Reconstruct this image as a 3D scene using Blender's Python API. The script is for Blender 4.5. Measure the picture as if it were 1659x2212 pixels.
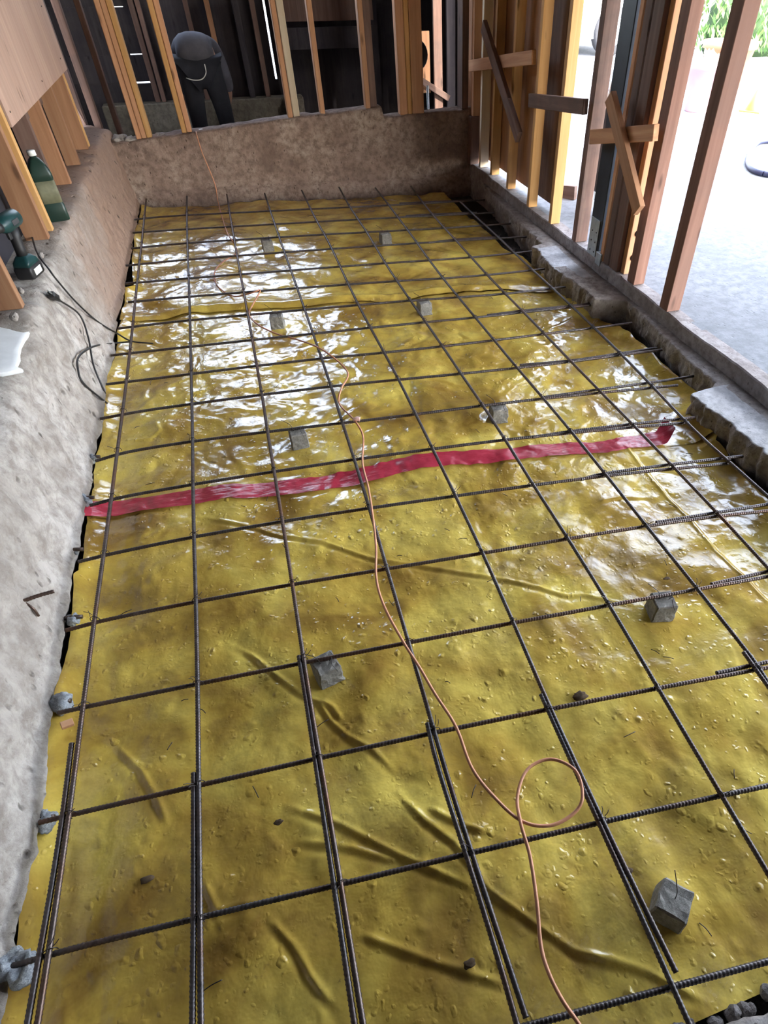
import bpy, bmesh, math, random
import numpy as np
from mathutils import Vector, Matrix, Quaternion
random.seed(7)
for o in list(bpy.data.objects): bpy.data.objects.remove(o, do_unlink=True)
S = bpy.context.scene
COL = S.collection
# ------------------------------------------------------------------ camera
cam = bpy.data.cameras.new('camera')
camo = bpy.data.objects.new('camera', cam); COL.objects.link(camo)
R = Matrix(((0.9522325,0.2138968,-0.2179483),(-0.3053596,0.6738951,-0.6727711),(0.0029707,0.7071871,0.7070202)))
camo.matrix_world = Matrix.Translation((0.71633,-0.19743,1.48327)) @ R.to_4x4()
cam.sensor_fit = 'AUTO'; cam.sensor_width = 36.0
cam.lens = 1303.029 * 36.0 / 2212.0
cam.shift_x = -0.072577; cam.shift_y = 0.035970
cam.clip_start = 0.02; cam.clip_end = 300
S.camera = camo
# ------------------------------------------------------------------ world, sun, exposure
W = bpy.data.worlds.new('sky'); S.world = W; W.use_nodes = True
nt = W.node_tree; nt.nodes.clear()
out = nt.nodes.new('ShaderNodeOutputWorld'); bg = nt.nodes.new('ShaderNodeBackground')
sky = nt.nodes.new('ShaderNodeTexSky'); sky.sky_type = 'NISHITA'; sky.sun_disc = False
sky.sun_elevation = math.radians(46); sky.sun_rotation = math.radians(155); sky.dust_density = 2.5; sky.air_density = 1.0
hsv = nt.nodes.new('ShaderNodeHueSaturation'); hsv.inputs['Saturation'].default_value = 0.55
nt.links.new(sky.outputs[0], hsv.inputs['Color']); nt.links.new(hsv.outputs[0], bg.inputs[0]); nt.links.new(bg.outputs[0], out.inputs[0])
bg.inputs[1].default_value = 0.42
sun = bpy.data.lights.new('sun', 'SUN'); sun.energy = 1.3; sun.angle = math.radians(1.2); sun.color = (1.0, 0.93, 0.82)
suno = bpy.data.objects.new('sun', sun); COL.objects.link(suno)
suno.rotation_euler = Vector((0.30, -0.66, 0.69)).to_track_quat('Z', 'Y').to_euler()
suno.location = (6, -8, 9)
S.view_settings.view_transform = 'Standard'; S.view_settings.look = 'None'
S.view_settings.exposure = 3.2; S.view_settings.gamma = 1.0; S.view_settings.use_curve_mapping = False
# ------------------------------------------------------------------ helpers
def tag(o, label, cat, group=None):
    o['label'] = label; o['category'] = cat
    if group: o['group'] = group
    return o
def struct(o, label=None):
    o['kind'] = 'structure'
    if label: o['label'] = label; o['category'] = label.split()[-1]
    return o
def link(name, me, mat=None, parent=None):
    o = bpy.data.objects.new(name, me); COL.objects.link(o)
    if mat is not None and hasattr(me, 'materials') and len(me.materials) == 0: me.materials.append(mat)
    if parent is not None: o.parent = parent
    return o
def empty(name, loc, rz=0):
    o = bpy.data.objects.new(name, None); COL.objects.link(o); o.location = loc; o.rotation_euler = (0, 0, rz)
    o.empty_display_size = .05
    return o
def npmesh(name, V, Q, smooth=True):
    me = bpy.data.meshes.new(name)
    V = np.asarray(V, np.float32); Q = np.asarray(Q, np.int32); k = Q.shape[1]
    me.vertices.add(len(V)); me.vertices.foreach_set('co', V.ravel())
    me.loops.add(Q.size); me.loops.foreach_set('vertex_index', Q.ravel())
    me.polygons.add(len(Q)); me.polygons.foreach_set('loop_start', np.arange(0, Q.size, k, dtype=np.int32))
    me.polygons.foreach_set('loop_total', np.full(len(Q), k, np.int32))
    if smooth: me.polygons.foreach_set('use_smooth', np.ones(len(Q), bool))
    me.update(calc_edges=True); me.validate()
    return me
def grid_faces(nu, nv, closed=False):
    i = np.arange(nu - 1)[:, None]; j = np.arange(nv if closed else nv - 1)[None, :]
    a = i * nv + j; b = i * nv + (j + 1) % nv; c = (i + 1) * nv + (j + 1) % nv; d = (i + 1) * nv + j
    return np.stack([a, b, c, d], -1).reshape(-1, 4)
def bm_mesh(name, bm, smooth=False):
    me = bpy.data.meshes.new(name); bm.normal_update(); bm.to_mesh(me); bm.free()
    if smooth:
        for p in me.polygons: p.use_smooth = True
    return me
def box(bm, c, s, rot=None, bev=0.0):
    r = bmesh.ops.create_cube(bm, size=1.0); vs = r['verts']
    M = Matrix.Translation(c) @ (rot.to_4x4() if rot is not None else Matrix()) @ Matrix.Diagonal((s[0], s[1], s[2], 1))
    bmesh.ops.transform(bm, matrix=M, verts=vs)
    if bev > 0:
        es = list({e for v in vs for e in v.link_edges})
        bmesh.ops.bevel(bm, geom=es, offset=bev, segments=1, affect='EDGES')
def boxobj(name, lo, hi, mat, parent=None, bev=.002):
    """box with its origin at the centre of its base"""
    lo = Vector(lo); hi = Vector(hi); c = (lo + hi) / 2; base = Vector((c.x, c.y, lo.z))
    bm = bmesh.new(); box(bm, c - base, hi - lo, bev=bev)
    o = link(name, bm_mesh(name, bm), mat, parent); o.location = base
    return o
def beam(name, p0, p1, w, t, mat, side=(1, 0, 0), parent=None, bev=.0025):
    """timber from p0 to p1: width w along 'side', thickness t across; its local Z runs with the grain"""
    p0 = Vector(p0); p1 = Vector(p1); z = (p1 - p0); L = z.length; z.normalize()
    x = Vector(side); x = (x - z * x.dot(z)).normalized(); y = z.cross(x)
    M = Matrix((x, y, z)).transposed()
    bm = bmesh.new(); box(bm, (0, 0, L / 2), (w, t, L), bev=bev)
    o = link(name, bm_mesh(name, bm), mat, parent)
    o.matrix_basis = Matrix.Translation(p0) @ M.to_4x4()
    return o
def tube_np(P, r, n=8, taper=None, caps=True):
    P = np.asarray(P, float); m = len(P)
    Tn = np.gradient(P, axis=0); Tn /= np.linalg.norm(Tn, axis=1)[:, None] + 1e-12
    up = np.array([0, 0, 1.]) if abs(Tn[0][2]) < .9 else np.array([1., 0, 0])
    X = np.empty_like(P); x = up - Tn[0] * (up @ Tn[0]); x /= np.linalg.norm(x); X[0] = x
    for i in range(1, m):
        x = x - Tn[i] * (x @ Tn[i]); x /= np.linalg.norm(x) + 1e-12; X[i] = x
    Y = np.cross(Tn, X)
    a = np.arange(n) * 2 * np.pi / n
    rr = np.full(m, r) if np.isscalar(r) else np.asarray(r)
    V = P[:, None] + rr[:, None, None] * (np.cos(a)[None, :, None] * X[:, None] + np.sin(a)[None, :, None] * Y[:, None])
    V = V.reshape(-1, 3); Q = grid_faces(m, n, True)
    if caps:
        V = np.vstack([V, P[:1], P[-1:]]); k = m * n
        j = np.arange(n)
        Q = np.vstack([Q, np.stack([np.full(n, k), (j + 1) % n, j, j], 1)[:, [0, 1, 2, 2]], np.stack([np.full(n, k + 1), (m - 1) * n + j, (m - 1) * n + (j + 1) % n, (m - 1) * n + (j + 1) % n], 1)])
    return V, Q
def tube_mesh(name, parts, n=8):
    """one mesh out of several (points, radius) tubes; triangles for the caps are made with bmesh"""
    Vs = []; Qs = []; off = 0
    for P, r in parts:
        V, Q = tube_np(P, r, n, caps=False); Vs.append(V); Qs.append(Q + off); off += len(V)
    me = npmesh(name, np.vstack(Vs), np.vstack(Qs))
    bm = bmesh.new(); bm.from_mesh(me)
    bnd = [e for e in bm.edges if e.is_boundary]
    if bnd: bmesh.ops.holes_fill(bm, edges=bnd, sides=64)
    for f in bm.faces: f.smooth = len(f.verts) == 4
    bm.to_mesh(me); bm.free()
    return me
def catmull(P, k=6):
    P = [np.array(p, float) for p in P]; P = [2 * P[0] - P[1]] + P + [2 * P[-1] - P[-2]]; o = []
    for i in range(1, len(P) - 2):
        for t in np.arange(k) / k:
            a, b, c, d = P[i - 1:i + 3]
            o.append(.5 * (2 * b + (c - a) * t + (2 * a - 5 * b + 4 * c - d) * t * t + (3 * b - a - 3 * c + d) * t ** 3))
    o.append(P[-2]); return np.array(o)
def lathe(name, prof, n=24, mat=None, parent=None, axis='z'):
    a = np.arange(n) * 2 * np.pi / n; pr = np.array(prof, float)
    V = np.stack([pr[:, 0][:, None] * np.cos(a), pr[:, 0][:, None] * np.sin(a), np.repeat(pr[:, 1][:, None], n, 1)], -1).reshape(-1, 3)
    Q = grid_faces(len(pr), n, True)
    return link(name, npmesh(name, V, Q), mat, parent)
# value noise (numpy)
def vnoise(x, y, seed=0):
    xi = np.floor(x).astype(np.int64); yi = np.floor(y).astype(np.int64); fx = x - xi; fy = y - yi
    fx = fx * fx * fx * (fx * (fx * 6 - 15) + 10); fy = fy * fy * fy * (fy * (fy * 6 - 15) + 10)
    def h(a, b):
        n = (a * 374761393 + b * 668265263 + seed * 974634677) & 0xffffffff
        n = ((n ^ (n >> 13)) * 1274126177) & 0xffffffff
        return ((n ^ (n >> 16)) & 0xffff) / 32768.0 - 1.0
    return (h(xi, yi) * (1 - fx) + h(xi + 1, yi) * fx) * (1 - fy) + (h(xi, yi + 1) * (1 - fx) + h(xi + 1, yi + 1) * fx) * fy
def fbm(x, y, seed=0, o=4, g=.5):
    s = 0; a = 1
    for i in range(o):
        s = s + a * vnoise(x * 2 ** i + 17.3 * i, y * 2 ** i - 9.1 * i, seed + i); a *= g
    return s
def seg_dist(x, y, poly):
    d = np.full(x.shape, 1e9); sd = np.zeros(x.shape); tt = np.zeros(x.shape); n = len(poly) - 1
    for i, ((x0, y0), (x1, y1)) in enumerate(zip(poly[:-1], poly[1:])):
        dx, dy = x1 - x0, y1 - y0; L2 = dx * dx + dy * dy + 1e-12
        t = np.clip(((x - x0) * dx + (y - y0) * dy) / L2, 0, 1); px, py = x0 + t * dx, y0 + t * dy
        q = np.hypot(x - px, y - py); m = q < d
        d[m] = q[m]; sd[m] = (((x - x0) * dy - (y - y0) * dx) / math.sqrt(L2))[m]; tt[m] = ((i + t) / n)[m]
    return d, sd, tt
# ------------------------------------------------------------------ materials
MATS = {}
class NT:
    def __init__(s, name):
        s.m = bpy.data.materials.new(name); s.m.use_nodes = True; s.t = s.m.node_tree; s.n = s.t.nodes
        s.b = s.n['Principled BSDF']; s.co = s.n.new('ShaderNodeTexCoord')
    def new(s, k, **kw):
        n = s.n.new(k)
        for a, v in kw.items(): setattr(n, a, v)
        return n
    def L(s, a, b): s.t.links.new(a, b)
    def mapping(s, scale, src='Object', rnd=False):
        mp = s.new('ShaderNodeMapping'); mp.inputs['Scale'].default_value = scale; s.L(s.co.outputs[src], mp.inputs[0])
        if rnd:
            oi = s.new('ShaderNodeObjectInfo'); mu = s.new('ShaderNodeVectorMath', operation='SCALE'); cb = s.new('ShaderNodeCombineXYZ')
            for k in range(3): s.L(oi.outputs['Random'], cb.inputs[k])
            s.L(cb.outputs[0], mu.inputs[0]); mu.inputs['Scale'].default_value = 37.0; s.L(mu.outputs[0], mp.inputs['Location'])
        return mp.outputs[0]
    def noise(s, vec, scale, detail=5, rough=.55, dist=0):
        n = s.new('ShaderNodeTexNoise'); n.inputs['Scale'].default_value = scale; n.inputs['Detail'].default_value = detail
        n.inputs['Roughness'].default_value = rough; n.inputs['Distortion'].default_value = dist
        if vec is not None: s.L(vec, n.inputs['Vector'])
        return n.outputs['Fac']
    def ramp(s, fac, stops):
        r = s.new('ShaderNodeValToRGB'); e = r.color_ramp.elements
        while len(e) < len(stops): e.new(.5)
        for q, (p, c) in zip(e, stops): q.position = p; q.color = (*c, 1) if len(c) == 3 else c
        s.L(fac, r.inputs[0]); return r.outputs[0]
    def mix(s, fac, a, b, mode='MIX'):
        m = s.new('ShaderNodeMix', data_type='RGBA', blend_type=mode)
        if isinstance(fac, (int, float)): m.inputs[0].default_value = fac
        else: s.L(fac, m.inputs[0])
        for i, v in ((6, a), (7, b)):
            if isinstance(v, tuple): m.inputs[i].default_value = (*v, 1)
            else: s.L(v, m.inputs[i])
        return m.outputs[2]
    def math(s, op, a, b=None):
        m = s.new('ShaderNodeMath', operation=op)
        for i, v in enumerate((a, b)):
            if v is None: continue
            if isinstance(v, (int, float)): m.inputs[i].default_value = v
            else: s.L(v, m.inputs[i])
        return m.outputs[0]
    def bump(s, h, strength, dist, prev=None):
        b = s.new('ShaderNodeBump'); b.inputs['Strength'].default_value = strength; b.inputs['Distance'].default_value = dist
        s.L(h, b.inputs['Height'])
        if prev is not None: s.L(prev, b.inputs['Normal'])
        return b.outputs[0]
    def done(s, col=None, rough=None, nrm=None, metal=0, spec=.5):
        if col is not None:
            if isinstance(col, tuple): s.b.inputs['Base Color'].default_value = (*col, 1)
            else: s.L(col, s.b.inputs['Base Color'])
        if rough is not None:
            if isinstance(rough, (int, float)): s.b.inputs['Roughness'].default_value = rough
            else: s.L(rough, s.b.inputs['Roughness'])
        if nrm is not None: s.L(nrm, s.b.inputs['Normal'])
        s.b.inputs['Metallic'].default_value = metal; s.b.inputs['Specular IOR Level'].default_value = spec
        return s.m
def plain(name, col, rough=.6, metal=0, var=.12, scale=12, spec=.4):
    t = NT(name); f = t.noise(t.mapping((1, 1, 1), rnd=True), scale, 4)
    d = tuple(c * (1 - var) for c in col); l = tuple(min(1, c * (1 + var)) for c in col)
    return t.done(t.ramp(f, [(.3, d), (.7, l)]), rough, t.bump(f, .15, .004), metal, spec)
def wood(name, dark, mid, light, dirt=.0, rough=.72):
    t = NT(name); v = t.mapping((26, 26, 1.6), rnd=True)
    f = t.noise(v, 1.0, 6, .6, .6); v2 = t.mapping((9, 9, .5), rnd=True); f2 = t.noise(v2, 1.0, 3, .5, 1.2)
    c = t.ramp(f, [(.25, dark), (.5, mid), (.75, light)])
    c = t.mix(t.ramp(f2, [(.35, (0, 0, 0)), (.7, (.55, .55, .55))]), c, tuple(x * .72 for x in mid))
    oi = t.new('ShaderNodeObjectInfo'); h = t.new('ShaderNodeHueSaturation'); t.L(c, h.inputs['Color'])
    mr = t.new('ShaderNodeMapRange'); mr.inputs['To Min'].default_value = .78; mr.inputs['To Max'].default_value = 1.16; t.L(oi.outputs['Random'], mr.inputs[0]); t.L(mr.outputs[0], h.inputs['Value'])
    c = h.outputs[0]
    # knots
    vo = t.new('ShaderNodeTexVoronoi'); vo.inputs['Scale'].default_value = 1.0; t.L(t.mapping((9, 9, 2.6), rnd=True), vo.inputs['Vector'])
    c = t.mix(t.ramp(vo.outputs['Distance'], [(.05, (.8, .8, .8)), (.13, (0, 0, 0))]), c, tuple(x * .4 for x in dark))
    if dirt:
        fd = t.noise(t.mapping((5, 5, 5), rnd=True), 1.0, 6, .65)
        c = t.mix(t.ramp(fd, [(.45, (0, 0, 0)), (.68, (dirt, dirt, dirt))]), c, (.09, .075, .07))
    return t.done(c, rough, t.bump(f, .25, .003), 0, .25)
M_STUD = wood('fir_stud', (.40, .205, .11), (.56, .30, .165), (.66, .40, .23))
M_GOLD = wood('golden_and_sunlit_fir_stud', (.50, .27, .10), (.66, .38, .15), (.74, .47, .22))  # golden wood; for the right-wall studs the sunlit glow is put into the colour
M_OLD = wood('aged_dark_stud', (.13, .075, .06), (.20, .12, .095), (.29, .19, .15), .5)
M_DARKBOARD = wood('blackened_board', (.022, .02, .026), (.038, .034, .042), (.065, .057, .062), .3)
M_RED = wood('shaded_reddish_stud', (.15, .075, .055), (.22, .115, .085), (.28, .16, .12), .2)  # near right studs: shade on their camera-facing sides is put into this colour
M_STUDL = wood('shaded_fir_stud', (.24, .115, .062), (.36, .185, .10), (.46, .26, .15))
M_PLY = wood('plywood_face', (.40, .255, .195), (.47, .315, .25), (.53, .37, .30))
M_PALE = wood('pale_scrap_wood', (.55, .46, .33), (.66, .56, .42), (.75, .67, .52))
def concrete(name, base, stain, light, sc=1.0, pits=.6, bumpd=.006, warm=None):
    t = NT(name); v = t.mapping((1, 1, 1))
    f = t.noise(v, 2.2 * sc, 8, .62, .3); g = t.noise(v, 14 * sc, 8, .7); h = t.noise(v, 60 * sc, 4, .6)
    c = t.ramp(f, [(.3, stain), (.5, base), (.72, light)])
    c = t.mix(t.ramp(g, [(.42, (0, 0, 0)), (.62, (.85, .85, .85))]), c, tuple(x * .85 for x in stain))
    if warm:
        sx = t.new('ShaderNodeSeparateXYZ'); t.L(t.co.outputs['Object'], sx.inputs[0])
        w = t.math('ADD', sx.outputs['Y'], t.math('MULTIPLY', t.math('SUBTRACT', t.noise(v, 1.7, 5, .6), .5), 2.2))
        w = t.math('ADD', w, t.math('MULTIPLY', sx.outputs['Z'], warm[2]))
        c = t.mix(t.ramp(t.math('MULTIPLY', w, .14), [(warm[0] * .14, (0, 0, 0)), (warm[1] * .14, (1, 1, 1))]), c, t.mix(g, (.23, .15, .115), (.40, .28, .215)))
    vo = t.new('ShaderNodeTexVoronoi'); vo.inputs['Scale'].default_value = 26 * sc; t.L(t.mapping((1, 1, .6)), vo.inputs['Vector'])
    pm = t.math('MULTIPLY', t.ramp(vo.outputs['Distance'], [(.08, (1, 1, 1)), (.26, (0, 0, 0))]), t.ramp(t.noise(v, 9 * sc, 3), [(.5, (0, 0, 0)), (.62, (1, 1, 1))]))
    c = t.mix(t.math('MULTIPLY', pm, pits), c, tuple(x * .35 for x in stain))
    n = t.bump(g, .8, bumpd); n = t.bump(h, .5, bumpd * .35, n); n = t.bump(t.math('SUBTRACT', 1.0, pm), .7, bumpd, n)
    return t.done(c, .9, n, 0, .2)
M_CONC_L = concrete('stem_wall_concrete', (.42, .385, .355), (.26, .225, .20), (.56, .535, .51), 1.0, .85, .018, (2.9, 4.2, -1.0))
M_CONC_B = concrete('dirty_stem_wall_concrete', (.33, .245, .20), (.20, .14, .115), (.47, .385, .32), 1.6, .6, .010)
M_CONC_R = concrete('broken_slab_concrete', (.42, .38, .35), (.27, .24, .22), (.55, .52, .50), 2.0, .8, .01)
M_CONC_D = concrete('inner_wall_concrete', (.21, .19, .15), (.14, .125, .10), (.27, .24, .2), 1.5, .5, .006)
M_DRIVE = concrete('driveway_concrete', (.235, .245, .265), (.19, .20, .215), (.275, .285, .305), 1.3, .25, .002)
M_CURB = concrete('curb_face_concrete', (.33, .30, .29), (.22, .19, .185), (.43, .40, .39), 1.6, .5, .004)
M_SOIL = concrete('damp_soil', (.06, .05, .043), (.03, .026, .023), (.11, .095, .08), 3.0, .5, .02)
M_CLOD = plain('brown_dirt', (.10, .065, .035), .95, 0, .4, 40)
M_SLABTOP = concrete('clean_and_sunlit_slab_top', (.58, .58, .585), (.42, .42, .43), (.68, .68, .69), 2.2, .3, .004)
M_ROCK = concrete('slab_rubble', (.24, .22, .21), (.14, .13, .125), (.36, .34, .33), 6.0, .5, .006)
M_DOBIE = concrete('dobie_mortar', (.31, .295, .265), (.21, .20, .18), (.41, .395, .36), 9.0, .8, .002)
def steel(name, a, b, rust, amt):
    t = NT(name); v = t.mapping((1, 1, 1), rnd=True); f = t.noise(v, 7, 6, .6); g = t.noise(v, 60, 4, .6)
    c = t.ramp(g, [(.3, a), (.7, b)]); c = t.mix(t.ramp(f, [(.45, (0, 0, 0)), (.7, (amt, amt, amt))]), c, rust)
    return t.done(c, .42, t.bump(g, .2, .001), .75, .5)
M_BAR = steel('rebar_steel', (.06, .053, .053), (.115, .104, .104), (.11, .05, .028), .5)
M_BARB = steel('rusty_rebar_steel', (.075, .058, .052), (.13, .10, .09), (.14, .065, .035), .8)
M_WIRE = steel('tie_wire_steel', (.03, .027, .027), (.06, .055, .055), (.06, .03, .02), .5)
M_GALV = steel('galvanised_steel', (.30, .33, .33), (.42, .46, .46), (.25, .2, .17), .4)
def film():
    t = NT('yellow_vapor_barrier_film'); v = t.mapping((1, 1, 1))
    f = t.noise(v, 3.0, 5, .55, .5); g = t.noise(v, 6.5, 9, .70, .3); k = t.noise(v, 36, 6, .7)
    c = t.ramp(f, [(.34, (.32, .185, .035)), (.48, (.62, .42, .075)), (.62, (.83, .63, .13))])  # broad blotches: dirt, plus shading of the soft undulations painted into the colour
    dirt = t.math('MULTIPLY', t.ramp(g, [(.44, (0, 0, 0)), (.66, (1, 1, 1))]), t.ramp(t.noise(v, 1.3, 5, .65), [(.36, (.1, .1, .1)), (.62, (.95, .95, .95))]))
    c = t.mix(t.math('MULTIPLY', dirt, .75), c, (.26, .17, .06))
    sp = t.math('MULTIPLY', t.ramp(k, [(.62, (0, 0, 0)), (.72, (1, 1, 1))]), t.ramp(g, [(.48, (0, 0, 0)), (.6, (1, 1, 1))]))
    c = t.mix(t.math('MULTIPLY', sp, .6), c, (.10, .07, .045))
    r = t.math('ADD', t.math('MULTIPLY', dirt, .20), .14)
    # pebbles pressing up under the film, and fine crinkles
    w = t.new('ShaderNodeTexNoise'); w.inputs['Scale'].default_value = 22; t.L(v, w.inputs['Vector'])
    va = t.new('ShaderNodeVectorMath', operation='MULTIPLY_ADD'); t.L(w.outputs['Color'], va.inputs[0]); va.inputs[1].default_value = (.035, .035, 0); t.L(v, va.inputs[2])
    pb = []
    for sc, lo in ((26, .30), (52, .34)):
        vo = t.new('ShaderNodeTexVoronoi', feature='SMOOTH_F1'); vo.inputs['Scale'].default_value = sc; vo.inputs['Smoothness'].default_value = .5; t.L(va.outputs[0], vo.inputs['Vector'])
        pb.append(t.math('MULTIPLY', t.ramp(vo.outputs['Distance'], [(.04, (1, 1, 1)), (lo, (0, 0, 0))]), t.ramp(t.noise(v, sc * .32, 4, .65), [(.47, (0, 0, 0)), (.68, (1, 1, 1))])))
    n = t.bump(pb[0], .65, .007); n = t.bump(pb[1], .55, .005, n); n = t.bump(t.noise(v, 9, 4, .55, .25), .30, .02, n); n = t.bump(t.noise(v, 30, 3, .5, .3), .25, .004, n)
    t.done(c, r, n, 0, .5)
    t.b.inputs['Coat Weight'].default_value = .35; t.b.inputs['Coat Roughness'].default_value = .09
    return t.m
M_FILM = film()
def tapem():
    t = NT('red_seam_tape'); v = t.mapping((1, 1, 1)); f = t.noise(v, 9, 5, .6)
    c = t.ramp(f, [(.3, (.40, .028, .05)), (.7, (.58, .06, .10))]); n = t.bump(t.noise(t.mapping((3, 14, 1)), 6, 4, .6), .4, .006)
    return t.done(c, .18, n, 0, .5)
M_TAPE = tapem()
M_CORD = plain('copper_coloured_cord', (.52, .235, .13), .42, 0, .12, 30)
M_BLACK = plain('black_rubber', (.02, .02, .022), .5, 0, .3, 20)
M_GREEN = plain('dark_green_plastic', (.014, .034, .026), .35, 0, .2, 14)
M_TEAL = plain('teal_tool_plastic', (.010, .045, .047), .38, 0, .2, 20)
M_LABEL = plain('faded_paper_label', (.16, .16, .10), .6, 0, .2, 30)
M_WHITE = plain('white_plastic', (.75, .76, .74), .4, 0, .08, 20)
M_PLASTER = plain('white_plaster_smear', (.72, .74, .76), .9, 0, .08, 14)
M_EPOXY = concrete('grey_anchor_epoxy', (.38, .41, .44), (.20, .22, .25), (.60, .63, .66), 18.0, .4, .003)
M_POSTBLUE = plain('dark_painted_steel', (.025, .035, .055), .45, .2, .25, 8)
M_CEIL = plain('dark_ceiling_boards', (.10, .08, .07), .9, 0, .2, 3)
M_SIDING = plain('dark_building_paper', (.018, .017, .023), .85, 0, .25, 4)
M_SHIRT = plain('navy_work_shirt', (.095, .095, .115), .95, 0, .25, 9)
M_TROUSER = plain('dark_work_trousers', (.022, .024, .032), .95, 0, .25, 9)
M_SKIN = plain('skin', (.42, .24, .17), .55, 0, .08, 20)
M_HAIR = plain('dark_hair', (.02, .016, .014), .7, 0, .3, 60)
M_LEATHER = plain('brown_boot_leather', (.06, .035, .02), .6, 0, .2, 20)
M_POT = plain('pink_plastic_pot', (.55, .30, .34), .6, 0, .08, 6)
M_TERRA = plain('terracotta', (.55, .20, .10), .75, 0, .12, 9)
M_CONE = plain('orange_plastic', (.85, .20, .04), .5, 0, .08, 9)
M_CARP = plain('white_car_paint', (.78, .80, .83), .2, 0, .03, 2, .5)
M_GLASS = plain('dark_car_glass', (.03, .04, .05), .06, 0, .1, 2, .6)
M_TYRE = plain('tyre_rubber', (.035, .035, .038), .8, 0, .2, 30)
M_CHROME = plain('grey_wheel_metal', (.45, .46, .48), .3, .8, .1, 12)
M_FABRIC = plain('charcoal_fabric', (.05, .05, .055), .9, 0, .2, 20)
M_TUBE = plain('pale_frame_tube', (.62, .64, .62), .4, .2, .08, 12)
M_WALLW = plain('white_stucco', (.80, .80, .78), .9, 0, .06, 20)
def leafm():
    t = NT('hedge_leaf'); oi = t.noise(t.mapping((1, 1, 1)), 3, 4)
    return t.done(t.ramp(oi, [(.3, (.05, .12, .03)), (.7, (.16, .27, .07))]), .55, None, 0, .3)
M_LEAF = leafm()
# ------------------------------------------------------------------ measured layout of the mesh (metres; z = 0 at the middle of the mat)
L_BARS={0:[(-0.029,5.846,0.006),(-0.025,5.334,0.006),(-0.017,5.012,0.006),(-0.016,4.710,0.006),(-0.011,4.364,0.006),(-0.010,4.026,0.006),(-0.005,3.736,0.006),(-0.000,3.408,0.006),(0.003,3.067,0.007),(0.006,2.755,0.006),(0.007,2.480,0.006),(0.005,2.170,0.006),(0.007,1.863,0.006),(0.007,1.546,0.006),(0.003,1.247,0.006),(0.005,0.936,0.006),(0.007,0.629,0.006),(0.003,0.454,0.006),(0.002,0.263,0.006),(-0.002,0.217,0.006),(-0.013,-0.300,0.006)],
1:[(0.289,5.829,0.006),(0.284,5.321,0.006),(0.289,4.634,0.006),(0.295,3.885,0.006),(0.300,3.296,0.006),(0.300,2.793,0.007),(0.302,2.352,0.006),(0.302,2.152,0.006),(0.300,1.852,0.006),(0.300,1.549,0.006),(0.305,1.233,0.006),(0.305,0.914,0.006),(0.303,0.645,0.007),(0.300,0.120,0.006),(0.297,-0.300,0.006)],
2:[(0.606,5.786,0.006),(0.599,5.259,0.006),(0.614,2.733,0.006),(0.613,2.445,0.006),(0.605,2.135,0.007),(0.611,1.842,0.006),(0.605,1.537,0.006),(0.607,1.216,0.006),(0.599,0.900,0.006),(0.600,0.722,0.007),(0.600,0.522,0.006),(0.601,0.280,0.006),(0.598,0.051,0.006),(0.597,-0.300,0.006)],
3:[(0.910,5.721,0.006),(0.903,5.226,0.006),(0.935,2.717,0.007),(0.928,2.429,0.006),(0.926,2.099,0.006),(0.927,1.824,0.006),(0.923,1.510,0.006),(0.914,1.190,0.006),(0.904,0.572,0.006),(0.895,0.449,0.006),(0.900,0.258,0.006),(0.901,0.024,0.006),(0.903,-0.063,0.006)],
4:[(1.219,5.718,0.006),(1.219,5.181,0.006),(1.221,4.849,0.006),(1.231,4.555,0.006),(1.239,4.253,0.006),(1.229,3.910,0.006),(1.232,3.611,0.006),(1.228,3.283,0.006),(1.236,2.975,0.006),(1.243,2.673,0.007),(1.252,2.392,0.007),(1.249,2.070,0.006),(1.250,1.799,0.006),(1.249,1.483,0.006),(1.246,1.159,0.006),(1.238,0.849,0.006),(1.219,0.540,0.007),(1.219,0.228,0.007),(1.222,-0.088,0.006)],
5:[(1.538,5.722,0.006),(1.520,5.134,0.006),(1.529,4.818,0.006),(1.536,4.512,0.006),(1.530,4.210,0.006),(1.523,3.878,0.006),(1.529,3.568,0.006),(1.533,3.262,0.006),(1.544,2.963,0.006),(1.549,2.644,0.006),(1.553,2.347,0.006),(1.559,2.048,0.006),(1.565,1.767,0.006),(1.550,1.448,0.006),(1.560,1.142,0.006),(1.553,0.822,0.006),(1.538,0.511,0.006),(1.528,0.194,0.006),(1.521,0.011,0.006),(1.510,-0.300,0.006)],
6:[(1.833,5.609,0.006),(1.835,5.093,0.006),(1.829,4.772,0.006),(1.829,4.471,0.006),(1.826,4.186,0.006),(1.813,3.848,0.006),(1.815,3.518,0.006),(1.816,3.222,0.006),(1.828,2.917,0.006),(1.832,2.330,0.006),(1.848,2.028,0.006),(1.854,1.735,0.006),(1.856,1.428,0.006),(1.852,1.111,0.006),(1.858,0.795,0.006),(1.858,0.503,0.006),(1.850,0.475,0.006),(1.848,0.434,0.006),(1.742,-0.300,0.006)],
7:[(2.138,5.564,0.006),(2.108,5.063,0.006),(2.104,4.738,0.006),(2.094,4.425,0.006),(2.106,4.148,0.006),(2.095,3.795,0.006),(2.099,3.484,0.006),(2.099,3.169,0.006),(2.115,2.915,0.006),(2.116,2.292,0.006),(2.125,2.008,0.006),(2.135,1.702,0.007),(2.136,1.392,0.006),(2.142,1.086,0.006),(2.138,0.988,0.006),(2.138,0.809,0.006),(2.122,-0.300,0.006)],
8:[(2.410,5.014,0.006),(2.403,4.665,0.006),(2.411,4.388,0.006),(2.412,4.037,0.006),(2.406,3.788,0.006),(2.400,3.463,0.006),(2.411,3.136,0.006),(2.404,2.849,0.006),(2.406,2.577,0.006),(2.396,2.265,0.006),(2.388,1.992,0.006),(2.367,1.713,0.006),(2.360,1.520,0.007),(2.374,1.366,0.006),(2.378,1.119,0.006),(2.424,0.100,0.004)]}
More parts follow.
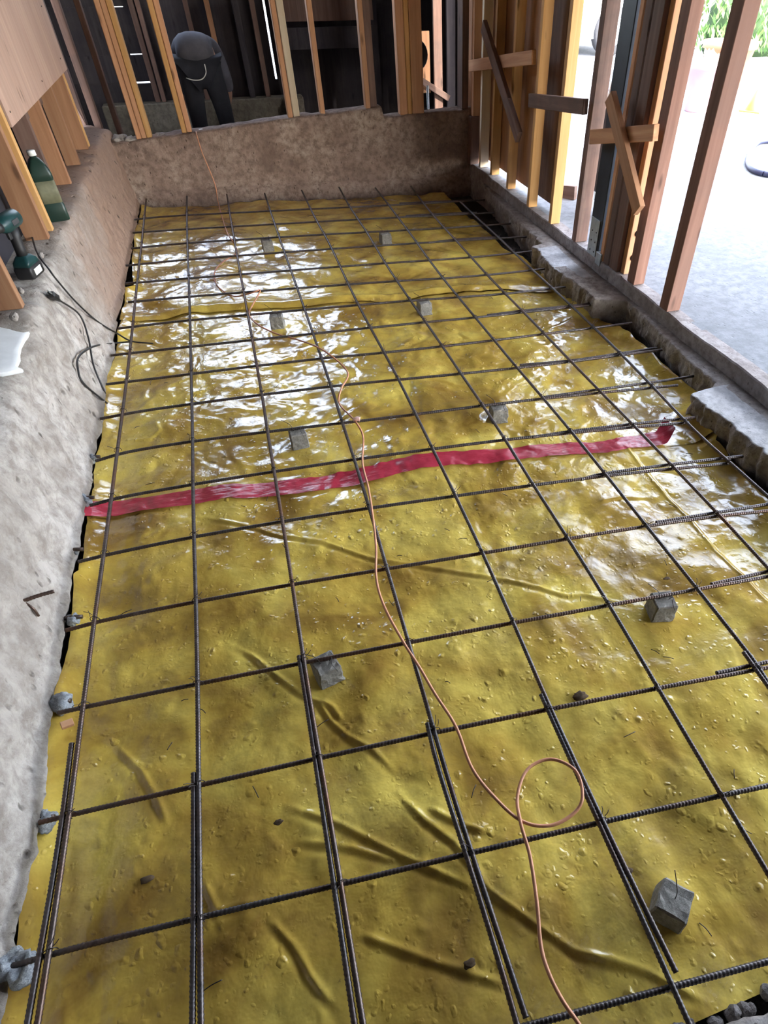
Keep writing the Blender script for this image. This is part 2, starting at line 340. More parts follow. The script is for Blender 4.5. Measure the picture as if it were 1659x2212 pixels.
L_LAPS={0:[(-0.011,0.829,0.006),(-0.007,0.635,0.006),(-0.009,0.487,0.006),(-0.016,0.342,0.006),(-0.019,0.222,0.006),(-0.039,-0.300,0.006)],
1:[(0.291,0.649,0.006),(0.288,0.313,0.006),(0.284,0.125,0.006),(0.278,-0.300,0.006)],
2:[(0.589,0.926,0.006),(0.591,0.751,0.006),(0.586,0.542,0.006),(0.587,0.285,0.006),(0.582,0.040,0.006),(0.579,-0.300,0.006)],
3:[(0.890,0.603,0.006),(0.883,0.506,0.006),(0.881,0.433,0.006),(0.887,0.258,0.007),(0.886,0.005,0.006),(0.881,-0.066,0.006),(0.877,-0.300,0.005)],
4:[(1.216,0.591,0.006),(1.209,0.231,0.006),(1.206,0.032,0.006),(1.202,-0.103,0.006),(1.201,-0.168,0.006),(1.198,-0.300,0.006)],
6:[(1.845,0.541,0.006),(1.838,0.421,0.006),(1.819,0.100,0.006)]}
T_BARS={0:[(-0.130,0.035,-0.006),(0.917,-0.075,-0.006),(1.210,-0.107,-0.006),(1.419,-0.128,-0.006),(2.460,-0.238,-0.006)],
1:[(-0.072,0.340,-0.006),(0.001,0.342,-0.006),(0.298,0.313,-0.006),(0.590,0.288,-0.006),(0.893,0.260,-0.006),(1.224,0.232,-0.006),(1.535,0.197,-0.006),(1.660,0.184,-0.007),(2.460,0.096,-0.009)],
2:[(-0.066,0.640,-0.006),(0.003,0.638,-0.007),(0.300,0.619,-0.006),(0.596,0.598,-0.006),(0.906,0.579,-0.006),(1.223,0.547,-0.006),(1.545,0.517,-0.006),(1.860,0.481,-0.006),(1.889,0.479,-0.006),(2.460,0.416,-0.006)],
3:[(-0.064,0.946,-0.006),(-0.001,0.946,-0.006),(0.301,0.924,-0.006),(0.598,0.910,-0.006),(1.243,0.858,-0.006),(1.560,0.831,-0.006),(1.868,0.803,-0.006),(2.124,0.782,-0.006),(2.460,0.753,-0.006)],
4:[(-0.081,1.247,-0.006),(-0.003,1.260,-0.006),(0.301,1.246,-0.006),(0.606,1.229,-0.006),(0.916,1.202,-0.006),(1.251,1.171,-0.006),(1.568,1.153,-0.006),(1.862,1.122,-0.006),(2.155,1.097,-0.006),(2.337,1.058,-0.006),(2.460,1.041,-0.006)],
5:[(-0.079,1.552,-0.006),(0.001,1.562,-0.006),(0.296,1.564,-0.006),(0.604,1.552,-0.006),(0.925,1.525,-0.006),(1.253,1.498,-0.006),(1.558,1.462,-0.006),(1.866,1.442,-0.006),(2.379,1.355,-0.006)],
6:[(-0.072,1.858,-0.006),(0.000,1.881,-0.006),(0.296,1.871,-0.006),(0.610,1.860,-0.006),(0.929,1.842,-0.006),(1.255,1.817,-0.006),(1.572,1.785,-0.006),(1.864,1.752,-0.006),(2.388,1.664,-0.006)],
7:[(-0.080,2.149,-0.006),(-0.001,2.191,-0.006),(0.298,2.173,-0.006),(0.604,2.156,-0.006),(0.928,2.119,-0.006),(1.254,2.090,-0.006),(1.567,2.068,-0.006),(1.858,2.048,-0.006),(2.519,1.958,-0.006)],
8:[(-0.091,2.478,-0.006),(0.001,2.504,-0.006),(0.612,2.469,-0.007),(0.929,2.452,-0.006),(1.257,2.415,-0.006),(1.561,2.369,-0.006),(1.842,2.353,-0.006),(2.129,2.314,-0.006),(2.425,2.316,-0.006),(2.638,2.297,-0.006)],
9:[(-0.091,2.792,-0.007),(-0.000,2.781,-0.006),(0.613,2.759,-0.006),(0.937,2.743,-0.006),(1.248,2.699,-0.006),(1.556,2.669,-0.006),(2.646,2.627,-0.006)],
10:[(-0.092,3.092,-0.006),(-0.004,3.095,-0.006),(1.240,3.003,-0.006),(1.551,2.990,-0.006),(1.837,2.944,-0.006),(2.128,2.943,-0.006),(2.650,2.904,-0.006)],
11:[(-0.081,3.410,-0.006),(-0.007,3.440,-0.006),(1.233,3.314,-0.006),(1.540,3.293,-0.006),(1.825,3.252,-0.006),(2.111,3.198,-0.006),(2.506,3.199,-0.006)],
12:[(-0.050,3.762,-0.006),(-0.012,3.771,-0.006),(1.236,3.644,-0.006),(1.536,3.601,-0.006),(1.824,3.550,-0.006),(2.111,3.517,-0.006),(2.501,3.509,-0.006)],
13:[(-0.086,4.062,-0.006),(-0.016,4.063,-0.006),(1.234,3.946,-0.006),(1.530,3.914,-0.006),(1.823,3.884,-0.006),(2.108,3.831,-0.006),(2.583,3.829,-0.006)],
14:[(-0.100,4.379,-0.006),(-0.017,4.405,-0.006),(1.244,4.292,-0.006),(1.537,4.249,-0.006),(1.836,4.224,-0.006),(2.119,4.186,-0.006),(2.623,4.114,-0.006)],
15:[(-0.085,4.706,-0.006),(-0.023,4.753,-0.006),(1.235,4.597,-0.006),(1.543,4.553,-0.006),(1.839,4.512,-0.006),(2.106,4.466,-0.006),(2.431,4.442,-0.006),(2.620,4.424,-0.006)],
16:[(-0.093,5.047,-0.006),(-0.024,5.057,-0.006),(1.225,4.893,-0.006),(1.536,4.863,-0.006),(1.839,4.816,-0.006),(2.116,4.781,-0.006),(2.593,4.706,-0.006)],
17:[(-0.100,5.358,-0.006),(-0.031,5.383,-0.006),(0.280,5.369,-0.006),(0.598,5.307,-0.006),(0.905,5.273,-0.006),(1.223,5.228,-0.006),(1.527,5.181,-0.006),(1.845,5.139,-0.006),(2.120,5.109,-0.006),(2.635,5.048,-0.006)]}
T_LAPS={2:[(1.733,0.502,-0.006),(1.897,0.490,-0.006),(2.460,0.449,-0.006)],
3:[(1.921,0.804,-0.006),(2.134,0.795,-0.006),(2.460,0.781,-0.006)],
4:[(1.906,1.125,-0.006),(2.360,1.087,-0.006),(2.500,1.075,-0.006)],
5:[(1.755,1.442,-0.006),(1.868,1.447,-0.006),(2.157,1.419,-0.006),(2.463,1.380,-0.006)],
6:[(1.685,1.767,-0.006),(1.868,1.760,-0.007),(2.152,1.727,-0.006),(2.438,1.691,-0.006)],
7:[(1.863,2.053,-0.006),(2.142,2.037,-0.006),(2.419,2.020,-0.006),(2.665,2.010,-0.006)],
8:[(1.869,2.364,-0.006),(2.136,2.330,-0.006),(2.428,2.324,-0.007),(2.623,2.318,-0.006)],
10:[(1.907,2.958,-0.006),(2.132,2.953,-0.006),(2.443,2.928,-0.006),(2.645,2.926,-0.006)],
16:[(1.906,4.831,-0.006),(2.123,4.805,-0.006),(2.461,4.749,-0.006)],
17:[(1.935,5.158,-0.006),(2.127,5.132,-0.006),(2.530,5.067,-0.006)],
14:[(1.907,4.198,-0.006),(2.125,4.204,-0.006),(2.436,4.164,-0.006)]}
CHAIRS=[(0.822,4.658,-0.050),(1.668,4.519,-0.050),(0.760,3.356,-0.050),(1.619,3.245,-0.050),(0.730,2.135,-0.050),(1.638,2.063,-0.050),(0.658,0.888,-0.050),(1.743,0.801,-0.050),(1.300,0.031,-0.050)]
CREASES=[[(0.288,1.778),(0.387,1.711),(0.512,1.626),(0.593,1.561),(0.729,1.490),(0.855,1.385),(0.917,1.335),(1.045,1.268),(1.323,1.096),(1.486,0.966),(1.532,0.960),(1.719,0.841)],
[(0.384,1.105),(0.446,1.038),(0.495,0.965),(0.572,0.855),(0.616,0.817),(0.643,0.740),(0.680,0.680),(0.738,0.619),(0.790,0.523)],
[(0.770,0.488),(0.795,0.443),(0.823,0.393),(0.878,0.321),(0.910,0.236),(0.922,0.195),(0.955,0.149),(1.010,0.084),(1.061,0.027),(1.113,-0.011),(1.203,-0.082)],
[(0.488,0.538),(0.601,0.459),(0.702,0.372),(0.802,0.284),(0.899,0.204)],
[(0.501,0.441),(0.632,0.385),(0.739,0.322)],
[(0.837,0.424),(0.902,0.362),(0.969,0.316)],
[(0.611,0.204),(0.661,0.168),(0.744,0.111),(0.844,0.045),(0.902,0.009)],
[(0.287,0.417),(0.316,0.339),(0.407,0.335)],
[(0.422,0.297),(0.474,0.220),(0.499,0.156),(0.542,0.082)],
[(0.621,0.821),(0.651,0.789),(0.671,0.737)],
[(1.073,0.016),(1.130,-0.013),(1.195,-0.058),(1.290,-0.149)],
[(0.051,0.865),(0.130,0.755),(0.172,0.666),(0.204,0.577)],
[(-0.019,2.416),(0.087,2.396),(0.133,2.446),(0.110,2.535)],
[(1.803,1.373),(1.905,1.381),(2.030,1.352)]]
OVERLAP=[(-0.092,3.705),(-0.028,3.698),(0.275,3.689),(0.594,3.651),(1.004,3.572),(1.478,3.509),(1.753,3.512),(1.964,3.484),(2.201,3.441),(2.523,3.363)]
FOLD=[(2.088,1.703),(2.094,1.632),(2.100,1.446),(2.105,1.199),(2.093,0.988),(2.115,0.727)]
SHEET_R=[(2.448,5.397),(2.465,5.266),(2.473,4.668),(2.480,4.321),(2.543,4.087),(2.544,3.820),(2.589,3.334),(2.578,3.077),(2.630,2.916),(2.629,2.703),(2.622,2.242),(2.645,2.032),(2.647,1.994),(2.479,1.798),(2.496,1.724),(2.498,1.592),(2.461,1.484),(2.415,1.123)]
SHEET_L=[(-0.086,5.952),(-0.099,5.541),(-0.105,4.996),(-0.086,4.351),(-0.054,3.921),(-0.112,3.917),(-0.098,3.696),(-0.109,3.281),(-0.124,2.835),(-0.126,2.620),(-0.102,2.380),(-0.110,2.208),(-0.123,1.992),(-0.101,1.843),(-0.079,1.560),(-0.094,1.553),(-0.084,1.231),(-0.089,1.059),(-0.097,0.908),(-0.093,0.696),(-0.096,0.540),(-0.091,0.322),(-0.091,0.256)]
TAPE=[(-0.114,1.914,-0.080),(-0.030,1.916,-0.080),(0.124,1.902,-0.080),(0.281,1.891,-0.080),(0.478,1.868,-0.080),(0.679,1.842,-0.080),(0.905,1.828,-0.080),(1.085,1.837,-0.080),(1.288,1.831,-0.080),(1.546,1.784,-0.080),(1.788,1.736,-0.080),(1.989,1.690,-0.080),(2.207,1.669,-0.080),(2.369,1.663,-0.080),(2.419,1.666,-0.080)]
CORD=[(0.482,5.985,0.417),(0.483,5.923,0.390),(0.491,5.914,0.282),(0.510,5.912,0.183),(0.529,5.910,0.047),(0.520,5.871,-0.050),(0.537,5.393,-0.055),(0.568,4.733,0.020),(0.603,4.570,-0.010),(0.596,4.555,-0.060),(0.494,4.441,-0.070),(0.436,4.258,-0.070),(0.449,4.026,-0.070),(0.540,3.805,-0.060),(0.657,3.672,0.000),(0.704,3.660,0.010),(0.641,3.557,-0.030),(0.616,3.360,0.000),(0.659,3.204,0.000),(0.746,3.110,-0.020),(0.833,2.976,0.000),(0.932,2.791,0.024),(1.011,2.646,0.000),(1.027,2.520,0.000),(0.969,2.365,0.020),(0.943,2.290,-0.010),(0.977,2.090,0.020),(0.993,1.986,-0.000),(0.954,1.800,0.000),(0.943,1.635,0.010),(0.927,1.482,0.024),(0.901,1.293,0.020),(0.870,1.145,0.020),(0.869,1.026,0.015),(0.891,0.872,0.024),(0.914,0.774,0.020),(0.933,0.673,0.020),(0.957,0.559,0.025),(0.962,0.440,0.020),(0.995,0.345,0.020),(1.034,0.279,0.024),(1.093,0.252,0.022),(1.157,0.261,0.022),(1.192,0.289,0.030),(1.205,0.354,0.026),(1.163,0.406,0.012),(1.096,0.399,0.012),(1.045,0.341,0.018),(1.026,0.274,0.030),(1.020,0.203,0.024),(0.999,0.113,0.020),(0.977,0.040,0.015),(0.972,-0.010,0.020),(0.979,-0.060,0.022),(0.994,-0.104,0.020),(1.012,-0.165,0.015)]
BLACK_CORDS=[[(-0.155,2.875,0.380),(-0.136,3.031,0.239),(-0.125,2.968,0.151),(-0.115,2.819,0.082),(-0.100,2.746,-0.032)],
[(-0.382,3.824,0.460),(-0.261,3.284,0.460),(-0.166,3.000,0.459),(-0.157,3.019,0.397),(-0.140,3.092,0.270),(-0.120,3.226,0.119),(-0.098,3.439,-0.047),(-0.028,3.353,-0.060),(0.084,3.289,-0.060)],
[(-0.025,3.325,-0.050),(-0.099,3.313,-0.042),(-0.117,2.991,0.097),(-0.128,2.725,0.177),(-0.126,2.616,0.165),(-0.119,2.584,0.113),(-0.097,2.694,-0.052)]]

# ================================================================== SETTING
# soil under the film
nx, ny = 60, 120
gx, gy = np.meshgrid(np.linspace(-.6, 3.0, nx), np.linspace(-.7, 6.4, ny), indexing='ij')
gz = -.155 + .012 * fbm(gx * 3, gy * 3, 3)
struct(link('floor', npmesh('floor', np.stack([gx, gy, gz], -1).reshape(-1, 3), grid_faces(nx, ny)[:, ::-1]), M_SOIL), 'bare dark soil floor under the yellow plastic')
# left stem wall: battered face with a ragged lip, top behind it, undercut foot
ys = np.concatenate([np.linspace(-.8, 2.6, 420), np.linspace(2.609, 6.3, 300)])
prof = [(-.17, -.20), (-.155, -.11), (-.125, -.065), (-.100, -.03)] + [(-.100 - .0075 - .075 * (k / 34.), -.02 + .44 * (k / 34.)) for k in range(1, 34)] + [(-.187, .428), (-.197, .440), (-.215, .446), (-.25, .448), (-.32, .448), (-.42, .446), (-.55, .446), (-.55, -.2)]
prof = np.array(prof)
YY, PX = np.meshgrid(ys, prof[:, 0], indexing='ij'); _, PZ = np.meshgrid(ys, prof[:, 1], indexing='ij')
rough = .010 * fbm(YY * 3.5, PZ * 4.5, 11, 4, .55) + .0065 * fbm(YY * 17, PZ * 17, 12, 4, .6)
# chipped lip and a spalled corner near the camera
lip = np.exp(-((PZ - .44) / .05) ** 2) * (PX > -.26)
chip = np.clip(fbm(YY * 5.0, YY * 0 + .4, 21, 4), 0, 1)
spall = 1 / (1 + np.exp((YY - 2.52) / .03))
dz = -lip * .035 * chip - spall * np.clip(PZ - .34, 0, 1) * .45 * (PX > -.40)
face = (PZ > -.1) & (PZ < .445) & (PX > -.22)
PX2 = PX + np.interp(YY, [-.8, .3, .9, 1.7], [.03, .026, .018, 0]) + np.where(face, rough, rough * .3) - lip * chip * .012 - spall * lip * .03
V = np.stack([PX2, YY, PZ + dz], -1).reshape(-1, 3)
o = struct(link('wall_left', npmesh('wall_left', V, grid_faces(len(ys), len(prof))), M_CONC_L), 'low battered concrete stem wall along the left side')
# back stem wall, top sloping, step at right, little footing lip; skewed like the pit
def backline(x): return 6.017 - .1035 * x
xs = np.linspace(-.30, 2.835, 240)
def topz(x): return np.where(x < 1.965 + .03, .352 + .0875 * (x + .12) - .02 * np.clip(x - 1.2, 0, 2), .452 + .045 * np.clip(x - 2.0, 0, 1))
prof = [(.0, -.2, 0), (-.045, -.1, 0), (-.05, -.03, 0), (-.035, .005, 0), (-.004, .02, 0)] + [(0, .02, k / 30.) for k in range(1, 30)] + [(.003, 0, 1.0), (.014, .012, 1.0), (.05, .014, 1.0), (.12, .014, 1.), (.17, .014, 1.), (.172, -.25, .0)]
V = []
for x in xs:
    tz = float(topz(np.array(x)))
    for (dy, z0, k) in prof:
        z = z0 if k == 0 else (z0 * (1 - k) + (tz + (z0 if k == 1. else 0)) * k if k < 1 else tz + z0)
        V.append((x, backline(x) + dy, z))
V = np.array(V); m = V[:, 2] > -.15
V[:, 1] += m * (.008 * fbm(V[:, 0] * 4, V[:, 2] * 5, 31, 4) + .003 * fbm(V[:, 0] * 24, V[:, 2] * 24, 32, 3))
crk = np.abs(V[:, 0] - (2.38 + .012 * np.sin(V[:, 2] * 40))) < .009
V[:, 1] += crk * (V[:, 2] < .42) * (V[:, 2] > .02) * .014
V[:, 2] += (V[:, 2] > .3) * .006 * fbm(V[:, 0] * 9, V[:, 1] * 9, 33, 3)
struct(link('wall_back', npmesh('wall_back', V, grid_faces(len(xs), len(prof))[:, ::-1]), M_CONC_B), 'brown stained concrete stem wall across the far end')
# right: broken remnant of the inner slab (ledge) with ragged edge
EDGE = [(-.6, 2.50), (1.30, 2.506), (1.44, 2.500), (1.587, 2.491), (1.70, 2.475), (1.764, 2.468), (1.81, 2.472), (1.828, 2.60), (1.86, 2.642), (2.056, 2.634), (2.25, 2.655), (2.414, 2.668), (2.60, 2.69), (2.80, 2.698), (2.845, 2.61), (2.88, 2.53), (3.03, 2.537), (3.10, 2.525), (3.183, 2.518), (3.30, 2.505), (3.385, 2.500), (3.60, 2.515), (3.71, 2.530), (3.80, 2.522), (3.815, 2.60), (3.95, 2.612), (4.195, 2.625), (4.768, 2.66), (5.10, 2.69), (5.462, 2.727), (6.1, 2.728)]
ey = np.array([e[0] for e in EDGE]); ex = np.array([e[1] for e in EDGE])
ys = np.concatenate([np.arange(-.5, 3.9, .008), np.arange(3.9, 6.05, .014)])
exy = np.interp(ys, ey, ex) + .010 * np.abs(fbm(ys * 11, ys * 0, 41, 4)) + .006 * fbm(ys * 48, ys * 0, 42, 3)
prof = [(.05, -.22), (.03, -.12), (.012, -.085), (.004, -.06), (.0, -.035), (.004, -.01), (-.002, .012), (.001, .030), (.003, .039), (.012, .041)]
V = []
for y, x0 in zip(ys, exy):
    for a, z in prof: V.append((x0 + a, y, z))
    for k in (.35, .7, 1.0): V.append((x0 + .012 + (2.742 - x0 - .012) * k, y, .041))
    V.append((2.742, y, -.22))
V = np.array(V); m = (V[:, 2] > -.2) & (V[:, 2] < .03)
V[:, 0] += m * (.012 * fbm(V[:, 1] * 20, V[:, 2] * 26, 43, 4)); V[:, 2] += (V[:, 2] > .03) * .002 * fbm(V[:, 0] * 20, V[:, 1] * 20, 44, 3)
lo_ = struct(link('slab_ledge', npmesh('slab_ledge', V, grid_faces(len(ys), len(prof) + 4)), M_CONC_R), 'broken edge of the cut concrete slab along the right side')
lo_.data.materials.append(M_SLABTOP)     # near piece: clean trowelled surface; far piece: a sun patch painted as pale top
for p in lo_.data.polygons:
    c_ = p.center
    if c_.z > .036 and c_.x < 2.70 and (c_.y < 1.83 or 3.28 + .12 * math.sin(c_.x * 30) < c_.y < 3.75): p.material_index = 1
# curb (dark vertical face) and the driveway outside it
bm = bmesh.new(); box(bm, (2.775, 2.75, -.05), (.09, 6.7, .328), bev=.006)
bmesh.ops.subdivide_edges(bm, edges=[e for e in bm.edges if e.calc_length() > 2], cuts=160)
for v in bm.verts:
    n = float(fbm(np.array(v.co.y * 7), np.array(v.co.z * 7.), 51, 3)); v.co.x += .004 * n * (v.co.x < 2.76); v.co.z += .003 * n * (v.co.z > 0)
struct(link('curb', bm_mesh('curb', bm), M_CURB), 'dark concrete curb under the open stud wall at right')
nx, ny = 50, 60
gx, gy = np.meshgrid(2.79 + (np.linspace(0, 1, nx) ** 1.8) * 24, np.linspace(-6, 24, ny), indexing='ij')
struct(link('driveway', npmesh('driveway', np.stack([gx, gy, .112 + 0 * gx], -1).reshape(-1, 3), grid_faces(nx, ny)[:, ::-1]), M_DRIVE), 'pale concrete driveway outside the stud wall')
gx, gy = np.meshgrid(np.linspace(-20, 2.80, 12), np.linspace(8.45, 24, 8), indexing='ij')
struct(link('yard', npmesh('yard', np.stack([gx, gy, .05 + 0 * gx], -1).reshape(-1, 3), grid_faces(12, 8)[:, ::-1]), M_DRIVE))
# slab the photographer stands on, with a crumbled edge
xs = np.linspace(-.1, 2.52, 200); e = -.185 + .012 * fbm(xs * 10, xs * 0, 61, 4)
V = []
for x, y0 in zip(xs, e):
    for dy, z in ((-.02, -.22), (-.012, -.10), (-.004, -.05), (0, -.03), (-.008, -.018), (-.04, -.014), (-.2, -.012), (-.6, -.012)): V.append((x, y0 + dy, z))
V = np.array(V); V[:, 1] += .007 * fbm(V[:, 0] * 22, V[:, 2] * 30, 62, 3) * (V[:, 1] > -.4); V[:, 2] += .004 * fbm(V[:, 0] * 16, V[:, 1] * 16, 63, 3)
struct(link('slab_front', npmesh('slab_front', V, grid_faces(len(xs), 8)), M_CONC_R), 'cut edge of the near concrete slab at the bottom right')
# enclosure: siding left, back room, ceilings
struct(boxobj('wall_left_siding', (-.40, -.8, .452), (-.365, 6.2, 2.5), M_SIDING))
struct(boxobj('ceiling', (-.40, -4.2, 2.5), (2.95, 6.25, 2.62), M_CEIL))
struct(boxobj('wall_front', (-.40, -4.2, -.1), (2.95, -4.12, 2.5), M_SIDING))
struct(boxobj('floor_front', (-.40, -4.12, -.1), (2.73, -.79, -.012), M_CONC_R))
struct(boxobj('wall_right_siding', (2.83, -4.12, .116), (2.87, -.5, 2.5), M_SIDING))
struct(boxobj('wall_left_siding_front', (-.40, -4.12, -.012), (-.365, -.81, 2.5), M_SIDING))
struct(boxobj('floor_back', (-1.4, 6.22, -.30), (3.7, 8.5, -.10), M_SOIL))
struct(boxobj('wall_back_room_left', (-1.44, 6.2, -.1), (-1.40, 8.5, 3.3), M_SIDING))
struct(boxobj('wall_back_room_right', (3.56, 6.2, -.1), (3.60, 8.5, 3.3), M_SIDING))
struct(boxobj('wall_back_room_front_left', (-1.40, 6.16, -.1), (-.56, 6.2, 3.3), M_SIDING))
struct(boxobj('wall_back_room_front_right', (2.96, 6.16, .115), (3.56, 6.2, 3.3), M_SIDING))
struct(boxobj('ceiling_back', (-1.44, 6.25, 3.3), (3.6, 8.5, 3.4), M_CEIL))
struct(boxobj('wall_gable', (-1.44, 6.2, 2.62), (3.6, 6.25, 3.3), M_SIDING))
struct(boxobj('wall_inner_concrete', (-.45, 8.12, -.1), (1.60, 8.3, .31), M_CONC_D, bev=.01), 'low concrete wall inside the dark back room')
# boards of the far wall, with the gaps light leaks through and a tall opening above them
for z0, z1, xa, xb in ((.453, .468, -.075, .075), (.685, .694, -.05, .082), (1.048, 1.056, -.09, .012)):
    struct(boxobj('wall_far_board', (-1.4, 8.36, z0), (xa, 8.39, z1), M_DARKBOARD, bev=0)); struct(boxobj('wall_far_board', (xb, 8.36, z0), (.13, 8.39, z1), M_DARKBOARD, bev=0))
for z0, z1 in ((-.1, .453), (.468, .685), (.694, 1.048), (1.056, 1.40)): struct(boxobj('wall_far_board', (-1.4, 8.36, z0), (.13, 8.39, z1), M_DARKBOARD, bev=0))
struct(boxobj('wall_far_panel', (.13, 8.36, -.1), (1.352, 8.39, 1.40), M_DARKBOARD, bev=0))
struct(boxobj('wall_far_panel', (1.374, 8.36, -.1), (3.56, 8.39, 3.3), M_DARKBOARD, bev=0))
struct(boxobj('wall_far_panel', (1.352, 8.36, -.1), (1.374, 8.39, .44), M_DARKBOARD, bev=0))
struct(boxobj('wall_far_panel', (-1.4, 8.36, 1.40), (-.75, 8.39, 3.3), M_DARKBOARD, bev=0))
# added roof and post over the driveway, out of view, to block the sun
struct(boxobj('roof_sun_blocker', (2.98, -9, 2.72), (6.9, 3.45, 2.9), M_CEIL))
for px_ in (6.7,): struct(boxobj('trim_sun_blocker_post', (px_, 3.25, .112), (px_ + .1, 3.35, 2.72), M_OLD))
# far: white wall of a house over the hedge
struct(boxobj('wall_neighbor', (4, 17.5, .1), (24, 17.8, 3.2), M_WALLW))
# ================================================================== VAPOUR BARRIER
srx = np.array([p[1] for p in SHEET_R])[::-1]; srv = np.array([p[0] for p in SHEET_R])[::-1]
_i = np.argsort(srx); SR_Y, SR_X = srx[_i], srv[_i]
sly = np.array([p[1] for p in SHEET_L]); slv = np.array([p[0] for p in SHEET_L]); _i = np.argsort(sly); SL_Y, SL_X = sly[_i], slv[_i]
def ov_y(x): return np.interp(x, [p[0] for p in OVERLAP], [p[1] for p in OVERLAP])
TPX = [p[0] for p in TAPE]; TPY = [p[1] for p in TAPE]
def tape_y(x): return np.interp(x, TPX, TPY)
rng = np.random.RandomState(5)
PEB = [(rng.uniform(-.1, 2.5), rng.uniform(-.2, 4.2) ** 1.0, rng.uniform(.006, .012), rng.gamma(1.6, .0009)) for _ in range(1300)]
def film_h(x, y):
    z = -.091 + .0125 * fbm(x * 2.4, y * 2.4, 71, 3, .5) + .0055 * fbm(x * 7 + .6 * y, y * 6, 74, 3, .5)
    # crinkle, stronger where the film lies loose (middle of the pit)
    loose = np.exp(-((y - 2.95) / 1.15) ** 2)
    z = z + (.0010 + .0024 * loose) * fbm(x * 15 + 2 * fbm(x * 5, y * 5, 76, 2), y * 11, 77, 3, .5)
    for poly in CREASES:
        pts = np.array(poly); m = (x > pts[:, 0].min() - .12) & (x < pts[:, 0].max() + .12) & (y > pts[:, 1].min() - .12) & (y < pts[:, 1].max() + .12)
        if not m.any(): continue
        d, sd, tt = seg_dist(x[m], y[m], poly); fade = np.clip(np.minimum(tt, 1 - tt) * 7, .1, 1)
        z[m] += fade * (.0060 * np.exp(-(d / .0058) ** 2) - .0030 * np.exp(-((sd - .015) / .008) ** 2) + .0025 * np.exp(-(d / .05) ** 2))
    d, sd, tt = seg_dist(x, y, FOLD); z += (.007 * np.exp(-(d / .006) ** 2) + .006 / (1 + np.exp(-sd / .004)) * np.exp(-np.abs(sd) / .12)) * (d < .5) * np.clip(tt * 8, 0, 1)
    cx, cy = x, y
    for (px, py, pr, ph) in PEB:
        i0, i1 = np.searchsorted(y[0], [py - 3 * pr, py + 3 * pr]); j0, j1 = max(0, int((px - 3 * pr + .16) / 2.95 * x.shape[0]) - 12), min(x.shape[0], int((px + 3 * pr + .16) / 2.95 * x.shape[0]) + 12)
        if i1 <= i0: continue
        sub = (slice(j0, j1), slice(i0, i1)); z[sub] += ph * np.exp(-(((x[sub] - px) ** 2 + (y[sub] - py) ** 2) / pr ** 2))
    for (px, py, pz) in CHAIRS:
        w = np.exp(-((np.hypot(x - px, y - py)) / .07) ** 4); z = z * (1 - w) + (-.0865) * w
    return np.clip(z, -.125, -.060)
def film_sheet(name, ylo, yhi, dz, label, step, front_lift=0.):
    """ylo / yhi are functions of x for the two ends"""
    y0 = min(ylo(-.15), ylo(2.6), ylo(1.2)); y1 = max(yhi(-.15), yhi(2.6), yhi(1.2))
    yv = np.arange(y0, y1, step); nu = int(2.75 / step)
    u = np.linspace(0, 1, nu)
    xl = np.interp(yv, SL_Y, SL_X) - .008 - .010 * (yv < 1.6) + .004 * fbm(yv * 8, yv * 0, 78, 3); xr = np.interp(yv, SR_Y, SR_X)
    x = xl[None] + (xr - xl)[None] * u[:, None]
    tl = (yv - y0) / (y1 - y0)
    lo = np.array([[ylo(a) for a in col] for col in x[:, ::8]]) if False else np.interp(x.ravel(), np.linspace(-.3, 2.9, 65), [float(ylo(a)) for a in np.linspace(-.3, 2.9, 65)]).reshape(x.shape)
    hi = np.interp(x.ravel(), np.linspace(-.3, 2.9, 65), [float(yhi(a)) for a in np.linspace(-.3, 2.9, 65)]).reshape(x.shape)
    y = lo + (hi - lo) * tl[None]
    # keep the pattern tied to place: heights are looked up on a regular lattice
    yg = np.arange(y0 - .05, y1 + .05, step); xg = np.linspace(-.16, 2.79, nu)
    Xg, Yg = np.meshgrid(xg, yg, indexing='ij'); H = film_h(Xg, Yg)
    fi = np.clip((x + .16) / 2.95 * (nu - 1), 0, nu - 1.001); fj = np.clip((y - yg[0]) / step, 0, len(yg) - 1.001)
    a = fi.astype(int); b = fj.astype(int); fa = fi - a; fb = fj - b
    z = (H[a, b] * (1 - fa) + H[a + 1, b] * fa) * (1 - fb) + (H[a, b + 1] * (1 - fa) + H[a + 1, b + 1] * fa) * fb
    z = z + dz
    # curl at the wall side and at the slab
    dl = x - xl[None]; z += (.020 + .012 * vnoise(y * 5, y * 0, 79)) * np.exp(-(dl / .045) ** 2)
    dr = xr[None] - x; z += (.028 + .02 * vnoise(y * 7, y * 0, 80)) * np.exp(-(dr / .05) ** 2) * (y < 3.6)
    if front_lift: z += front_lift * np.exp(-((y - lo - .055) / .045) ** 2) * np.clip((x + .2) * 3, 0, 1)
    V = np.stack([x, y, z], -1).reshape(-1, 3)
    return tag(link(name, npmesh(name, V, grid_faces(x.shape[0], x.shape[1])[:, ::-1]), M_FILM), label, 'plastic sheet')
film_sheet('plastic_sheet', lambda x: -.168, lambda x: tape_y(x) + .05, 0.0, 'yellow plastic vapor barrier sheet on the near side of the red tape', .0062)
film_sheet('plastic_sheet', lambda x: tape_y(x) - .05, lambda x: ov_y(x) + .12, .0022, 'yellow glossy plastic vapor barrier sheet between the red tape and the raised overlap', .0085)
film_sheet('plastic_sheet', lambda x: ov_y(x) - .02, lambda x: 5.94 - .1035 * x - .25 * np.clip(x - 1.9, 0, 1) ** 2, .0046, 'yellow brownish plastic vapor barrier sheet at the far end by the back wall', .012, .028)
